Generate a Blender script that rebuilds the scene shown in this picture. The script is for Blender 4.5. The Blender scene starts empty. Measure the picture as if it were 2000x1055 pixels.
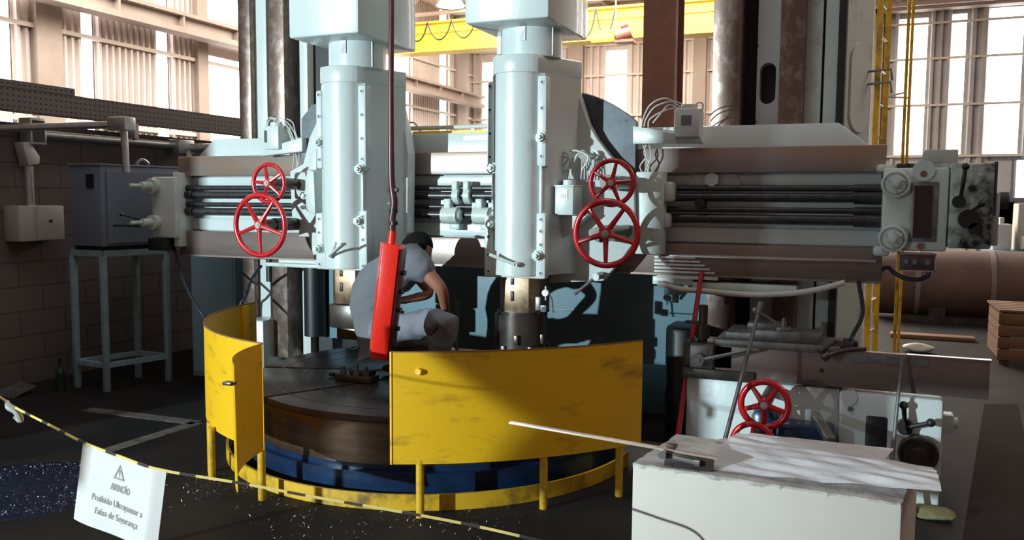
import bpy, bmesh, math, random
import numpy as np
from mathutils import Vector, Matrix
random.seed(4)
PI = math.pi
SC = bpy.context.scene
COL = SC.collection

# ------------------------------------------------------------------ camera
FPX = 1650.0
YAW, PITCH, ROLL = math.radians(22.6), math.radians(4.7), math.radians(0.4)
CAM = Vector((2.15, -5.17, 1.6))
Fh = Vector((-math.sin(YAW), math.cos(YAW), 0)); Rh = Vector((math.cos(YAW), math.sin(YAW), 0)); Zu = Vector((0, 0, 1))
FW = Fh*math.cos(PITCH) - Zu*math.sin(PITCH)
U0 = Fh*math.sin(PITCH) + Zu*math.cos(PITCH)
UP = U0*math.cos(ROLL) - Rh*math.sin(ROLL)
RT = Rh*math.cos(ROLL) + U0*math.sin(ROLL)
cd = bpy.data.cameras.new('camera'); cam = bpy.data.objects.new('camera', cd); COL.objects.link(cam)
cd.sensor_width = 36; cd.lens = FPX/2000*36; cd.clip_end = 200; cd.clip_start = 0.05
m3 = Matrix((RT, UP, -FW)).transposed()
cam.matrix_world = Matrix.Translation(CAM) @ m3.to_4x4()
SC.camera = cam

# ------------------------------------------------------------------ world, lights, exposure
SC.view_settings.view_transform = 'Standard'; SC.view_settings.look = 'None'
SC.view_settings.gamma = 1; SC.view_settings.use_curve_mapping = False
SC.view_settings.exposure = 0.0
w = bpy.data.worlds.new('world'); SC.world = w; w.use_nodes = True
bg = w.node_tree.nodes['Background']; bg.inputs[0].default_value = (1.0, 0.66, 0.54, 1); bg.inputs[1].default_value = 0.155

def area(name, loc, target, size, power, color, size_y=None):
    ld = bpy.data.lights.new(name, 'AREA'); ld.energy = power; ld.color = color
    ld.shape = 'RECTANGLE'; ld.size = size; ld.size_y = size_y or size
    o = bpy.data.objects.new(name, ld); COL.objects.link(o); o.location = loc
    o.rotation_euler = (Vector(target) - Vector(loc)).to_track_quat('-Z', 'Y').to_euler()
    return o
# daylight from the open doorway behind and to the left of the camera
area('doorway_daylight', (-5.6, -11.6, 2.25), (0.4, 0.0, 1.2), 0.10, 1900, (0.76, 0.96, 1.0), 0.10)
# added fill lamps under the roof that brighten the hall and the machine
area('hall_fill', (-4.5, 15.5, 8.0), (-4.5, 15.5, 0), 10, 5200, (1.0, 0.90, 0.80), 8)
area('hall_fill', (5.0, 12.0, 8.0), (5.0, 12.0, 0), 5, 160, (0.93, 0.96, 1.0), 6)
area('hall_fill', (-9.0, 5.0, 8.0), (-11.5, 7.5, 3.0), 4, 1250, (1.0, 0.92, 0.82), 4)
area('hall_fill', (-1.0, -2.5, 7.8), (-0.8, -0.3, 2.4), 3.0, 75, (0.95, 0.95, 1.0), 3.0)  # added overhead fill for the machine
area('hall_fill', (7.0, 1.0, 6.5), (0.5, -0.2, 2.2), 3.5, 130, (1.0, 0.82, 0.68), 2.5)  # added warm fill on the machine's right-hand faces

# ------------------------------------------------------------------ helpers
def ray(px, py): return FW + RT*((px-1000)/FPX) - UP*((py-527.5)/FPX)
def at(px, py, ax, v):
    d = ray(px, py); return CAM + d*((v-CAM[ax])/d[ax])
def S(px, py, y): return at(px, py, 1, y)
def D(px, py, depth): return CAM + ray(px, py)*depth

def mat(name, col, rough=0.5, metal=0.0, col2=None, scale=6.0, amt=0.5, bump=0.0, bscale=40.0, coat=0.0, stretch=None, thresh=(0.35, 0.65), spec=None):
    m = bpy.data.materials.new(name); m.use_nodes = True
    nt = m.node_tree; b = nt.nodes['Principled BSDF']
    b.inputs['Base Color'].default_value = (*col, 1); b.inputs['Roughness'].default_value = rough
    b.inputs['Metallic'].default_value = metal; b.inputs['Coat Weight'].default_value = coat
    if spec is not None: b.inputs['Specular IOR Level'].default_value = spec
    tc = nt.nodes.new('ShaderNodeTexCoord'); mp = nt.nodes.new('ShaderNodeMapping')
    nt.links.new(tc.outputs['Object'], mp.inputs[0])
    if stretch: mp.inputs['Scale'].default_value = stretch
    if col2:
        n = nt.nodes.new('ShaderNodeTexNoise'); n.inputs['Scale'].default_value = scale; n.inputs['Detail'].default_value = 6
        n.inputs['Roughness'].default_value = 0.65
        nt.links.new(mp.outputs[0], n.inputs['Vector'])
        r = nt.nodes.new('ShaderNodeMapRange'); r.inputs['From Min'].default_value = thresh[0]; r.inputs['From Max'].default_value = thresh[1]
        r.inputs['To Max'].default_value = amt
        nt.links.new(n.outputs['Fac'], r.inputs['Value'])
        mx = nt.nodes.new('ShaderNodeMix'); mx.data_type = 'RGBA'
        mx.inputs[6].default_value = (*col, 1); mx.inputs[7].default_value = (*col2, 1)
        nt.links.new(r.outputs[0], mx.inputs[0]); nt.links.new(mx.outputs[2], b.inputs['Base Color'])
    if bump:
        n2 = nt.nodes.new('ShaderNodeTexNoise'); n2.inputs['Scale'].default_value = bscale; n2.inputs['Detail'].default_value = 5
        nt.links.new(mp.outputs[0], n2.inputs['Vector'])
        bp = nt.nodes.new('ShaderNodeBump'); bp.inputs['Strength'].default_value = bump; bp.inputs['Distance'].default_value = 0.01
        nt.links.new(n2.outputs['Fac'], bp.inputs['Height']); nt.links.new(bp.outputs[0], b.inputs['Normal'])
    return m
def emis(name, col, s):
    m = bpy.data.materials.new(name); m.use_nodes = True; nt = m.node_tree; b = nt.nodes['Principled BSDF']
    b.inputs['Base Color'].default_value = (*col, 1); b.inputs['Emission Color'].default_value = (*col, 1); b.inputs['Emission Strength'].default_value = s
    return m

M = {}
M['paint'] = mat('machine_paint', (0.62, 0.68, 0.68), 0.30, 0, (0.50, 0.54, 0.52), 3, 0.3, 0.08, 30, 0.3, thresh=(0.45, 0.75))
M['paint2'] = mat('machine_paint_worn', (0.55, 0.62, 0.59), 0.42, 0, (0.22, 0.19, 0.15), 9, 0.6, 0.15, 30, thresh=(0.56, 0.76))
M['paint_oily'] = mat('oil_stained_paint', (0.42, 0.47, 0.45), 0.4, 0, (0.015, 0.014, 0.015), 5, 1.0, 0.1, 30, thresh=(0.42, 0.58))
M['steel'] = mat('ground_steel_way', (0.36, 0.33, 0.33), 0.36, 0.6, (0.42, 0.25, 0.15), 1.6, 0.9, 0.05, 60, stretch=(0.5, 1, 3))
M['steel_v'] = mat('column_way_steel', (0.20, 0.135, 0.11), 0.36, 0.6, (0.42, 0.36, 0.33), 14, 0.8, 0.05, 60, stretch=(1, 1, .7), thresh=(0.48, 0.7))
M['lowway'] = mat('lower_way_steel', (0.27, 0.21, 0.19), 0.38, 0.5, (0.19, 0.14, 0.125), 3, 0.8, 0.05, 60, stretch=(0.5, 1, 3))
M['bright'] = mat('bright_steel', (0.62, 0.62, 0.62), 0.25, 0.9)
M['dull'] = mat('dull_steel', (0.30, 0.30, 0.31), 0.42, 0.7, (0.10, 0.09, 0.09), 12, 0.7)
M['screw'] = mat('black_lead_screw', (0.03, 0.03, 0.035), 0.35, 0.4, (0.10, 0.09, 0.09), 20, 0.6)
M['black'] = mat('black', (0.012, 0.012, 0.014), 0.45)
M['dark'] = mat('dark_grey_casting', (0.10, 0.12, 0.145), 0.45, 0.2, (0.045, 0.05, 0.06), 6, 0.8)
M['darksteel'] = mat('dark_oily_steel', (0.055, 0.05, 0.05), 0.32, 0.6, (0.13, 0.10, 0.08), 8, 0.8)
M['spin'] = mat('spindle_brass_brown', (0.30, 0.20, 0.12), 0.38, 0.7, (0.06, 0.045, 0.04), 9, 0.8)
M['yellow'] = mat('yellow_guard_paint', (0.80, 0.445, 0.006), 0.5, 0, (0.22, 0.10, 0.015), 3.2, 0.75, 0.08, 25, stretch=(1, 1, 3), thresh=(0.56, 0.76))
M['yellowk'] = mat('dirty_yellow_paint', (0.66, 0.38, 0.015), 0.5, 0, (0.10, 0.06, 0.02), 6, 0.85, thresh=(0.48, 0.68))
M['crane'] = mat('crane_yellow', (0.85, 0.60, 0.05), 0.5, 0, (0.75, 0.5, 0.03), 3, .5)
M['red'] = mat('red_paint', (0.62, 0.012, 0.02), 0.28, 0, (0.42, 0.006, 0.01), 10, 0.5, coat=0.4)
M['redbox'] = mat('pendant_red_paint', (0.85, 0.025, 0.012), 0.30, 0, (0.7, 0.015, 0.01), 14, 0.5, 0.1, 90, coat=0.4)
M['darkred'] = mat('dark_red_bar', (0.42, 0.02, 0.03), 0.4)
M['pipe'] = mat('brown_red_hose', (0.11, 0.035, 0.04), 0.35, 0.2, (0.05, 0.02, 0.02), 14, 0.8)
M['base'] = mat('blue_black_base', (0.008, 0.035, 0.10), 0.25, 0.1, (0.008, 0.012, 0.03), 5, .8)
M['table'] = mat('turntable_cast_iron', (0.13, 0.105, 0.095), 0.34, 0.6, (0.06, 0.05, 0.045), 3, 0.9, 0.05, 80)
M['tabside'] = mat('turned_table_rim', (0.30, 0.19, 0.12), 0.26, 0.85, (0.10, 0.06, 0.045), 2.5, 0.8, stretch=(1, 1, 8))
M['plate'] = mat('blue_grey_bed_paint', (0.15, 0.25, 0.30), 0.5, 0, (0.09, 0.16, 0.20), 3, .6)
M['cab'] = mat('cabinet_grey_paint', (0.17, 0.20, 0.28), 0.5, 0, (0.15, 0.16, 0.2), 2, .6)
M['stand'] = mat('stand_blue_grey_paint', (0.25, 0.37, 0.45), 0.5, 0, (0.18, 0.2, 0.22), 5, .7)
M['whitecab'] = mat('pale_cabinet_paint', (0.30, 0.48, 0.60), 0.5)
M['wbox'] = mat('wall_box_grey', (0.42, 0.41, 0.38), 0.5)
M['galv'] = mat('galvanised_conduit', (0.55, 0.55, 0.55), 0.35, 0.8, (0.3, 0.3, 0.3), 15, .6)
M['tray'] = mat('perforated_tray', (0.13, 0.105, 0.10), 0.6, 0.2)
def perforate(m, z0):
    nt = m.node_tree; b = nt.nodes['Principled BSDF']; tc = nt.nodes.new('ShaderNodeTexCoord'); sx = nt.nodes.new('ShaderNodeSeparateXYZ'); nt.links.new(tc.outputs['Object'], sx.inputs[0])
    def mth(op, a, v):
        n = nt.nodes.new('ShaderNodeMath'); n.operation = op
        nt.links.new(a, n.inputs[0])
        if isinstance(v, float): n.inputs[1].default_value = v
        elif v is not None: nt.links.new(v, n.inputs[1])
        return n.outputs[0]
    fy = mth('FRACT', mth('MULTIPLY', sx.outputs['Y'], 20.0), None); fz = mth('FRACT', mth('MULTIPLY', mth('SUBTRACT', sx.outputs['Z'], z0), 22.0), None)
    k = mth('MULTIPLY', mth('LESS_THAN', fy, .42), mth('LESS_THAN', fz, .30))
    mx = nt.nodes.new('ShaderNodeMix'); mx.data_type = 'RGBA'; mx.inputs[6].default_value = b.inputs['Base Color'].default_value[:]; mx.inputs[7].default_value = (.01, .01, .01, 1)
    nt.links.new(k, mx.inputs[0]); nt.links.new(mx.outputs[2], b.inputs['Base Color'])
perforate(M['tray'], 2.34)
M['rustbeam'] = mat('red_oxide_beam', (0.25, 0.10, 0.065), 0.6, 0, (0.15, 0.06, 0.045), 5, .6)
M['wood'] = mat('crate_wood', (0.22, 0.115, 0.06), 0.7, 0, (0.12, 0.06, 0.03), 6, .7, stretch=(1, 1, 6))
M['tank'] = mat('rusty_tank', (0.17, 0.10, 0.08), 0.6, 0, (0.10, 0.055, 0.045), 3, .7)
M['shirt'] = mat('grey_work_shirt', (0.155, 0.165, 0.185), 0.85, 0, (0.12, 0.13, 0.15), 9, .7, 0.35, 18)
M['trouser'] = mat('grey_work_trousers', (0.20, 0.215, 0.25), 0.85, 0, (0.15, 0.16, 0.2), 9, .7, 0.5, 16)
M['skin'] = mat('skin', (0.34, 0.14, 0.085), 0.5)
M['hair'] = mat('black_hair', (0.008, 0.007, 0.007), 0.85, 0, None, bump=.6, bscale=60, spec=.15)
M['boot'] = mat('dark_leather', (0.03, 0.02, 0.018), 0.5)
M['concrete'] = mat('painted_block', (0.54, 0.475, 0.43), 0.6, 0, (0.47, 0.41, 0.37), 3, .6, 0.12, 9)
M['blocktop'] = mat('worn_grey_block_top', (0.50, 0.48, 0.46), 0.7, 0, (0.22, 0.20, 0.19), 9, .8, 0.4, 30)
M['paper'] = mat('wrinkled_paper', (0.93, 0.92, 0.95), 0.7, 0, (0.74, 0.74, 0.78), 5, .6, 0.9, 7)
M['paperw'] = mat('white_paper', (0.95, 0.94, 0.93), 0.7)
M['ink'] = mat('grey_ink', (0.25, 0.25, 0.26), 0.7)
M['ruler'] = mat('bare_steel_rule', (0.72, 0.60, 0.52), 0.35, 0.5)
M['orange'] = mat('orange_sticker', (0.75, 0.28, 0.02), 0.5)
M['glass'] = mat('gauge_face', (0.8, 0.75, 0.75), 0.3)
M['cable'] = mat('black_cable', (0.015, 0.017, 0.03), 0.5)
M['whitehose'] = mat('pale_hose', (0.55, 0.53, 0.48), 0.5)
M['tube'] = mat('thin_grey_tube', (0.55, 0.57, 0.56), 0.45)
M['concbeam'] = mat('precast_concrete', (0.40, 0.33, 0.28), 0.8, 0, (0.30, 0.24, 0.21), 1.2, .7, 0.1, 8)
M['girt'] = mat('girt_steel', (0.62, 0.53, 0.46), 0.6)
M['sheet'] = mat('corrugated_sheet', (0.64, 0.56, 0.52), 0.6, 0, (0.52, 0.44, 0.41), 1.0, .6)
M['sheetg'] = mat('grey_corrugated_sheet', (0.42, 0.41, 0.41), 0.55, 0.1, (0.33, 0.31, 0.31), 1.0, .6)
M['roof'] = mat('roof_sheet', (0.75, 0.66, 0.60), 0.6)
M['truss'] = mat('truss_steel', (0.35, 0.27, 0.24), 0.6)
M['chip'] = mat('steel_chips', (0.35, 0.40, 0.52), 0.2, 0.95)
M['lit'] = emis('translucent_daylight_sheet', (1.0, 0.98, 0.95), 5.0)
M['litb'] = emis('blue_white_daylight', (0.93, 0.97, 1.0), 3.0)

class MB:
    def __init__(s): s.bm = bmesh.new()
    def _xf(s, vs, mtx):
        if mtx is not None: bmesh.ops.transform(s.bm, matrix=mtx, verts=vs)
    def box(s, x0, x1, y0, y1, z0, z1, bev=0.0, mtx=None, seg=2):
        r = bmesh.ops.create_cube(s.bm, size=1.0)
        vs = r['verts']
        for v in vs:
            v.co = Vector(((x0+x1)/2 + v.co.x*(x1-x0), (y0+y1)/2 + v.co.y*(y1-y0), (z0+z1)/2 + v.co.z*(z1-z0)))
        if bev:
            es = list({e for v in vs for e in v.link_edges})
            r = bmesh.ops.bevel(s.bm, geom=es, offset=bev, segments=seg, affect='EDGES', profile=0.5)
            vs = list({v for f in r['faces'] for v in f.verts} | {v for v in vs if v.is_valid})
        s._xf(vs, mtx); return s
    def prism(s, pts, axis, a, b, bev=0.0, mtx=None):
        """pts 2-D outline; axis 'y': pts are (x,z) from y=a to y=b; 'z': (x,y); 'x': (y,z)"""
        def P(p, t):
            return Vector((p[0], t, p[1])) if axis == 'y' else Vector((p[0], p[1], t)) if axis == 'z' else Vector((t, p[0], p[1]))
        A = [s.bm.verts.new(P(p, a)) for p in pts]; B = [s.bm.verts.new(P(p, b)) for p in pts]
        fs = [s.bm.faces.new(A), s.bm.faces.new(B[::-1])]
        n = len(pts)
        for i in range(n): fs.append(s.bm.faces.new((A[i], B[i], B[(i+1) % n], A[(i+1) % n])))
        bmesh.ops.recalc_face_normals(s.bm, faces=fs)
        vs = A+B
        if bev:
            es = list({e for f in fs for e in f.edges})
            r = bmesh.ops.bevel(s.bm, geom=es, offset=bev, segments=2, affect='EDGES', profile=0.5)
            vs = list({v for f in r['faces'] for v in f.verts} | {v for v in vs if v.is_valid})
        s._xf(vs, mtx); return s
    def cyl(s, p0, p1, r, r2=None, seg=24, cap=True):
        p0, p1 = Vector(p0), Vector(p1); d = p1-p0
        q = d.to_track_quat('Z', 'Y').to_matrix().to_4x4()
        bmesh.ops.create_cone(s.bm, cap_ends=cap, segments=seg, radius1=r, radius2=r if r2 is None else r2, depth=d.length,
                              matrix=Matrix.Translation((p0+p1)/2) @ q)
        return s
    def sph(s, c, r, sc=(1, 1, 1), seg=16):
        bmesh.ops.create_uvsphere(s.bm, u_segments=seg, v_segments=max(8, seg//2), radius=r,
                                  matrix=Matrix.Translation(c) @ Matrix.Diagonal((*sc, 1)))
        return s
    def ico(s, c, r, sub=1):
        bmesh.ops.create_icosphere(s.bm, subdivisions=sub, radius=r, matrix=Matrix.Translation(c)); return s
    def hexb(s, p0, p1, r): return s.cyl(p0, p1, r, seg=6)
    def torus(s, c, R, r, axis='y', seg=48, rs=10):
        rings = []
        for i in range(seg):
            a = 2*PI*i/seg; ring = []
            for j in range(rs):
                b = 2*PI*j/rs; rr = R + r*math.cos(b); h = r*math.sin(b)
                p = (rr*math.cos(a), h, rr*math.sin(a)) if axis == 'y' else (rr*math.cos(a), rr*math.sin(a), h)
                ring.append(s.bm.verts.new(Vector(c)+Vector(p)))
            rings.append(ring)
        for i in range(seg):
            for j in range(rs):
                s.bm.faces.new((rings[i][j], rings[i][(j+1) % rs], rings[(i+1) % seg][(j+1) % rs], rings[(i+1) % seg][j]))
        return s
    def tube(s, pts, r, seg=8, smooth=True, radii=None, cap=True):
        pts = [Vector(p) for p in pts]
        if smooth and len(pts) > 2:
            out = []; rr = []
            n = 6
            for i in range(len(pts)-1):
                p0 = pts[max(i-1, 0)]; p1 = pts[i]; p2 = pts[i+1]; p3 = pts[min(i+2, len(pts)-1)]
                for k in range(n):
                    t = k/n
                    out.append(0.5*((2*p1) + (p2-p0)*t + (2*p0-5*p1+4*p2-p3)*t*t + (3*p1-p0-3*p2+p3)*t**3))
                    if radii: rr.append(radii[i]*(1-t)+radii[i+1]*t)
            out.append(pts[-1]); pts = out
            if radii: rr.append(radii[-1]); radii = rr
        rings = []; nrm = None
        for i, p in enumerate(pts):
            d = (pts[min(i+1, len(pts)-1)] - pts[max(i-1, 0)]).normalized()
            if nrm is None:
                nrm = d.orthogonal().normalized()
            nrm = (nrm - d*nrm.dot(d)).normalized(); bn = d.cross(nrm)
            rad = radii[i] if radii else r
            rings.append([s.bm.verts.new(p + nrm*(rad*math.cos(2*PI*j/seg)) + bn*(rad*math.sin(2*PI*j/seg))) for j in range(seg)])
        for i in range(len(rings)-1):
            for j in range(seg):
                s.bm.faces.new((rings[i][j], rings[i][(j+1) % seg], rings[i+1][(j+1) % seg], rings[i+1][j]))
        if cap:
            s.bm.faces.new(rings[0][::-1]); s.bm.faces.new(rings[-1])
        return s
    def arc(s, c, r0, r1, a0, a1, z0, z1, n=40):
        """curved wall from angle a0 to a1 (degrees), radii r0..r1; z0,z1 numbers"""
        Q = []
        for i in range(n+1):
            a = math.radians(a0 + (a1-a0)*i/n); ca, sa = math.cos(a), math.sin(a)
            Q.append([s.bm.verts.new((c[0]+r*ca, c[1]+r*sa, z)) for r, z in ((r0, z0), (r1, z0), (r1, z1), (r0, z1))])
        fs = []
        full = abs(abs(a1-a0)-360) < 1e-6
        for i in range(n):
            for j in range(4): fs.append(s.bm.faces.new((Q[i][j], Q[i][(j+1) % 4], Q[i+1][(j+1) % 4], Q[i+1][j])))
        fs.append(s.bm.faces.new(Q[0][::-1])); fs.append(s.bm.faces.new(Q[-1]))
        bmesh.ops.recalc_face_normals(s.bm, faces=fs); return s
    def build(s, name, m, parent=None, smooth=True, loc=None):
        me = bpy.data.meshes.new(name); s.bm.normal_update(); s.bm.to_mesh(me); s.bm.free()
        if smooth:
            me.shade_smooth()
            try: me.set_sharp_from_angle(angle=math.radians(32))
            except Exception: pass
        me.materials.append(M[m] if isinstance(m, str) else m)
        o = bpy.data.objects.new(name, me); COL.objects.link(o)
        if parent is not None:
            o.parent = parent
            if loc is not None: me.transform(Matrix.Translation(-Vector(loc))); o.location = Vector(loc)
            pl = WL(parent)
            if loc is None: me.transform(Matrix.Translation(-pl))
            else: o.location = Vector(loc) - pl
        elif loc is not None:
            me.transform(Matrix.Translation(-Vector(loc))); o.location = Vector(loc)
        return o
def WL(o):
    v = Vector((0, 0, 0))
    while o is not None: v += Vector(o.location); o = o.parent
    return v
def tag(o, label=None, cat=None, group=None, kind=None):
    if label: o['label'] = label
    if cat: o['category'] = cat
    if group: o['group'] = group
    if kind: o['kind'] = kind
    return o
def thing(name, loc, label, cat, group=None):
    o = bpy.data.objects.new(name, None); COL.objects.link(o); o.location = loc; o.empty_display_size = 0.1
    return tag(o, label, cat, group)
def solo(mb, name, m, label, cat, loc=None, group=None):
    return tag(mb.build(name, m, None, loc=loc), label, cat, group)
def struct(mb, name, m): return tag(mb.build(name, m), kind='structure')

# ================================================================== THE SETTING
# ---- floor
fm = bpy.data.materials.new('dark_shop_floor'); fm.use_nodes = True; nt = fm.node_tree; b = nt.nodes['Principled BSDF']
tc = nt.nodes.new('ShaderNodeTexCoord')
n1 = nt.nodes.new('ShaderNodeTexNoise'); n1.inputs['Scale'].default_value = 1.1; n1.inputs['Detail'].default_value = 8
n2 = nt.nodes.new('ShaderNodeTexVoronoi'); n2.inputs['Scale'].default_value = 14; n2.feature = 'DISTANCE_TO_EDGE'
n3 = nt.nodes.new('ShaderNodeTexNoise'); n3.inputs['Scale'].default_value = 45; n3.inputs['Detail'].default_value = 4
for n in (n1, n2, n3): nt.links.new(tc.outputs['Object'], n.inputs['Vector'])
cr = nt.nodes.new('ShaderNodeValToRGB'); cr.color_ramp.elements[0].position = 0.35; cr.color_ramp.elements[0].color = (0.008, 0.008, 0.011, 1)
cr.color_ramp.elements[1].position = 0.68; cr.color_ramp.elements[1].color = (0.034, 0.028, 0.027, 1)
nt.links.new(n1.outputs['Fac'], cr.inputs[0])
mx = nt.nodes.new('ShaderNodeMix'); mx.data_type = 'RGBA'; mx.blend_type = 'MULTIPLY'; mx.inputs[0].default_value = 0.5
nt.links.new(cr.outputs[0], mx.inputs[6]); nt.links.new(n3.outputs['Fac'], mx.inputs[7]); nt.links.new(mx.outputs[2], b.inputs['Base Color'])
bp = nt.nodes.new('ShaderNodeBump'); bp.inputs['Strength'].default_value = 0.5; bp.inputs['Distance'].default_value = 0.01
ma = nt.nodes.new('ShaderNodeMath'); ma.operation = 'MINIMUM'; ma.inputs[1].default_value = 0.06
nt.links.new(n2.outputs['Distance'], ma.inputs[0]); nt.links.new(ma.outputs[0], bp.inputs['Height']); nt.links.new(bp.outputs[0], b.inputs['Normal'])
b.inputs['Roughness'].default_value = 0.7; b.inputs['Specular IOR Level'].default_value = 0.2
f = MB(); f.box(-14, 14, -14, 26, -0.2, 0.0); struct(f, 'floor', fm)
# worn pale floor marking bands on the left
lm = mat('worn_pale_floor_line', (0.15, 0.14, 0.135), 0.8, 0, (0.04, 0.036, 0.036), 9, .9)
f = MB()
def band(pts, wd):
    for a, c in zip(pts[:-1], pts[1:]):
        a = Vector((a[0], a[1], 0)); c = Vector((c[0], c[1], 0)); d = (c-a).normalized(); nn = Vector((-d.y, d.x, 0))*wd/2
        q = [a+nn, a-nn, c-nn, c+nn]
        f.prism([(v.x, v.y) for v in q], 'z', 0.0, 0.003)
P0 = at(170, 800, 2, 0); P1 = at(385, 826, 2, 0); P2 = at(205, 882, 2, 0)
band([(P0.x, P0.y), (P1.x, P1.y), (P2.x, P2.y)], 0.11)
struct(f, 'trim_1', lm)
f = MB(); q = [at(1988, 790, 2, 0), at(2040, 1055, 2, 0), at(1880, 1055, 2, 0), at(1922, 790, 2, 0)]
f.prism([(v.x, v.y) for v in q], 'z', 0.0, 0.003)
struct(f, 'trim_2', mat('faded_walkway_paint', (0.028, 0.02, 0.017), 0.95, 0, (0.02, 0.017, 0.016), 5, .8, spec=.1))

# ---- low block wall on the left
bw = bpy.data.materials.new('dark_block_wall'); bw.use_nodes = True; nt = bw.node_tree; b = nt.nodes['Principled BSDF']
tc = nt.nodes.new('ShaderNodeTexCoord'); sx = nt.nodes.new('ShaderNodeSeparateXYZ'); cx = nt.nodes.new('ShaderNodeCombineXYZ')
nt.links.new(tc.outputs['Object'], sx.inputs[0])
nt.links.new(sx.outputs['Y'], cx.inputs[0]); nt.links.new(sx.outputs['Z'], cx.inputs[1])
br = nt.nodes.new('ShaderNodeTexBrick'); br.inputs['Scale'].default_value = 1.0; br.inputs['Brick Width'].default_value = 0.44; br.inputs['Row Height'].default_value = 0.21
br.inputs['Mortar Size'].default_value = 0.009
br.inputs['Color1'].default_value = (0.12, 0.10, 0.093, 1); br.inputs['Color2'].default_value = (0.11, 0.092, 0.086, 1); br.inputs['Mortar'].default_value = (0.072, 0.06, 0.056, 1)
nt.links.new(cx.outputs[0], br.inputs['Vector']); nt.links.new(br.outputs['Color'], b.inputs['Base Color']); b.inputs['Roughness'].default_value = 0.85
bp = nt.nodes.new('ShaderNodeBump'); bp.inputs['Strength'].default_value = 0.6; bp.inputs['Distance'].default_value = 0.01; bp.invert = True
nt.links.new(br.outputs['Fac'], bp.inputs['Height']); nt.links.new(bp.outputs[0], b.inputs['Normal'])
f = MB(); f.box(-4.62, -4.42, -5.0, 3.2, 0, 2.22); struct(f, 'wall_left', bw)
f = MB(); f.box(-4.42, -2.2, 3.0, 3.2, 0, 2.18); struct(f, 'wall_partition', bw)

# ---- great hall walls: corrugated sheets between translucent strips
XL, YB, ZC = -12.2, 25.0, 8.4
def corr(mb, a0, a1, z0, z1, along, plane, pitch=0.25, dep=0.05, sgn=1):
    """trapezoid-profile sheet; along 'y' on x=plane or along 'x' on y=plane; outward sgn"""
    prof = []
    n = max(1, round((a1-a0)/pitch)); p = (a1-a0)/n
    for i in range(n):
        s0 = a0+i*p
        for fr, h in ((0, 0), (0.35, 0), (0.5, dep), (0.85, dep)): prof.append((s0+fr*p, h))
    prof.append((a1, 0))
    lo, hi = [], []
    for s_, h in prof:
        c = (plane+sgn*h, s_) if along == 'y' else (s_, plane+sgn*h)
        lo.append(mb.bm.verts.new((c[0], c[1], z0))); hi.append(mb.bm.verts.new((c[0], c[1], z1)))
    for i in range(len(prof)-1): mb.bm.faces.new((lo[i], lo[i+1], hi[i+1], hi[i]))
win = []
def yleft(px): return at(px, 200, 0, XL).y
def xback(px, py=200): return at(px, py, 1, YB).x
# left hall wall openings, in wall y
LO = [(yleft(-60), yleft(26), 2.6, ZC), (yleft(160), yleft(186), 2.6, ZC), (yleft(305), yleft(331), 2.6, ZC), (yleft(400), yleft(482), 2.6, 4.95),
      (yleft(397), yleft(482), 5.95, 6.7), (yleft(640), yleft(662), 2.6, ZC), (yleft(752), yleft(800), 2.6, ZC), (yleft(856), yleft(873), 2.6, ZC)]
f = MB(); y = -14.0
segs = sorted([(o[0], o[1]) for k, o in enumerate(LO) if k != 4])
for a, c in segs:
    corr(f, y, a, 0, ZC, 'y', XL, pitch=.16, dep=.07); y = c
corr(f, y, YB, 0, ZC, 'y', XL, pitch=.16, dep=.07)
for k, (a, c, z0, z1) in enumerate(LO):
    if k != 4: f.box(XL-0.03, XL, a, c, 0, z0)
f.box(XL-0.03, XL, LO[3][0], LO[3][1], 4.95, 5.95); f.box(XL-0.03, XL, LO[3][0], LO[3][1], 6.7, ZC)
struct(f, 'wall_hall_left', 'sheet')
wn = 1
for a, c, z0, z1 in LO:
    f = MB(); f.box(XL-0.05, XL-0.031, a, c, z0, z1); struct(f, 'window_%d' % wn, 'lit'); wn += 1
# back wall
BO = [(945, 986, 2.6, 6.9), (1086, 1096, 2.6, 6.9), (1185, 1223, 2.6, 7.05), (1318, 1326, 2.6, 7.2), (1590, 1650, 2.6, 7.2),
      (1751, 1806, 3.15, 7.45), (1853, 1881, 3.15, 7.5), (1925, 1992, 3.15, 7.6)]
fb = MB(); fg = MB(); x = XL
for a, c, z0, z1 in BO:
    xa, xc = xback(a), xback(c)
    tgt = fb if a < 1700 else fg
    corr(tgt, x, xa, 0, ZC, 'x', YB, pitch=.26, dep=.09, sgn=-1)
    tgt.box(xa, xc, YB, YB+0.03, 0, z0); tgt.box(xa, xc, YB, YB+0.03, z1, ZC)
    if z0 > 3: pass
    f = MB(); f.box(xa, xc, YB+0.031, YB+0.05, z0, z1); struct(f, 'window_%d' % wn, 'lit'); wn += 1
    x = xc
corr(fg, x, 14, 3.0, ZC, 'x', YB, pitch=.26, dep=.09, sgn=-1)
fg.box(x, 5.6, YB-.02, YB+0.03, 0, 3.0); fg.box(5.6, 14, YB-.02, YB+0.03, 0, 1.75)
struct(fb, 'wall_back', 'sheet'); struct(fg, 'wall_back_grey', 'sheetg')
f = MB(); f.box(5.6, 14, YB+0.031, YB+0.05, 1.75, 3.0); struct(f, 'window_%d' % wn, 'litb'); wn += 1
f = MB()
for xx in (6.3, 7.1): f.box(xx-.03, xx+.03, YB-.03, YB+.03, 1.75, 3.0)
f.box(5.6, 14, YB-.04, YB+.03, 1.66, 1.8); f.box(5.6, 14, YB-.04, YB+.03, 2.95, 3.12)
struct(f, 'trim_3', 'dull')
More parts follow.
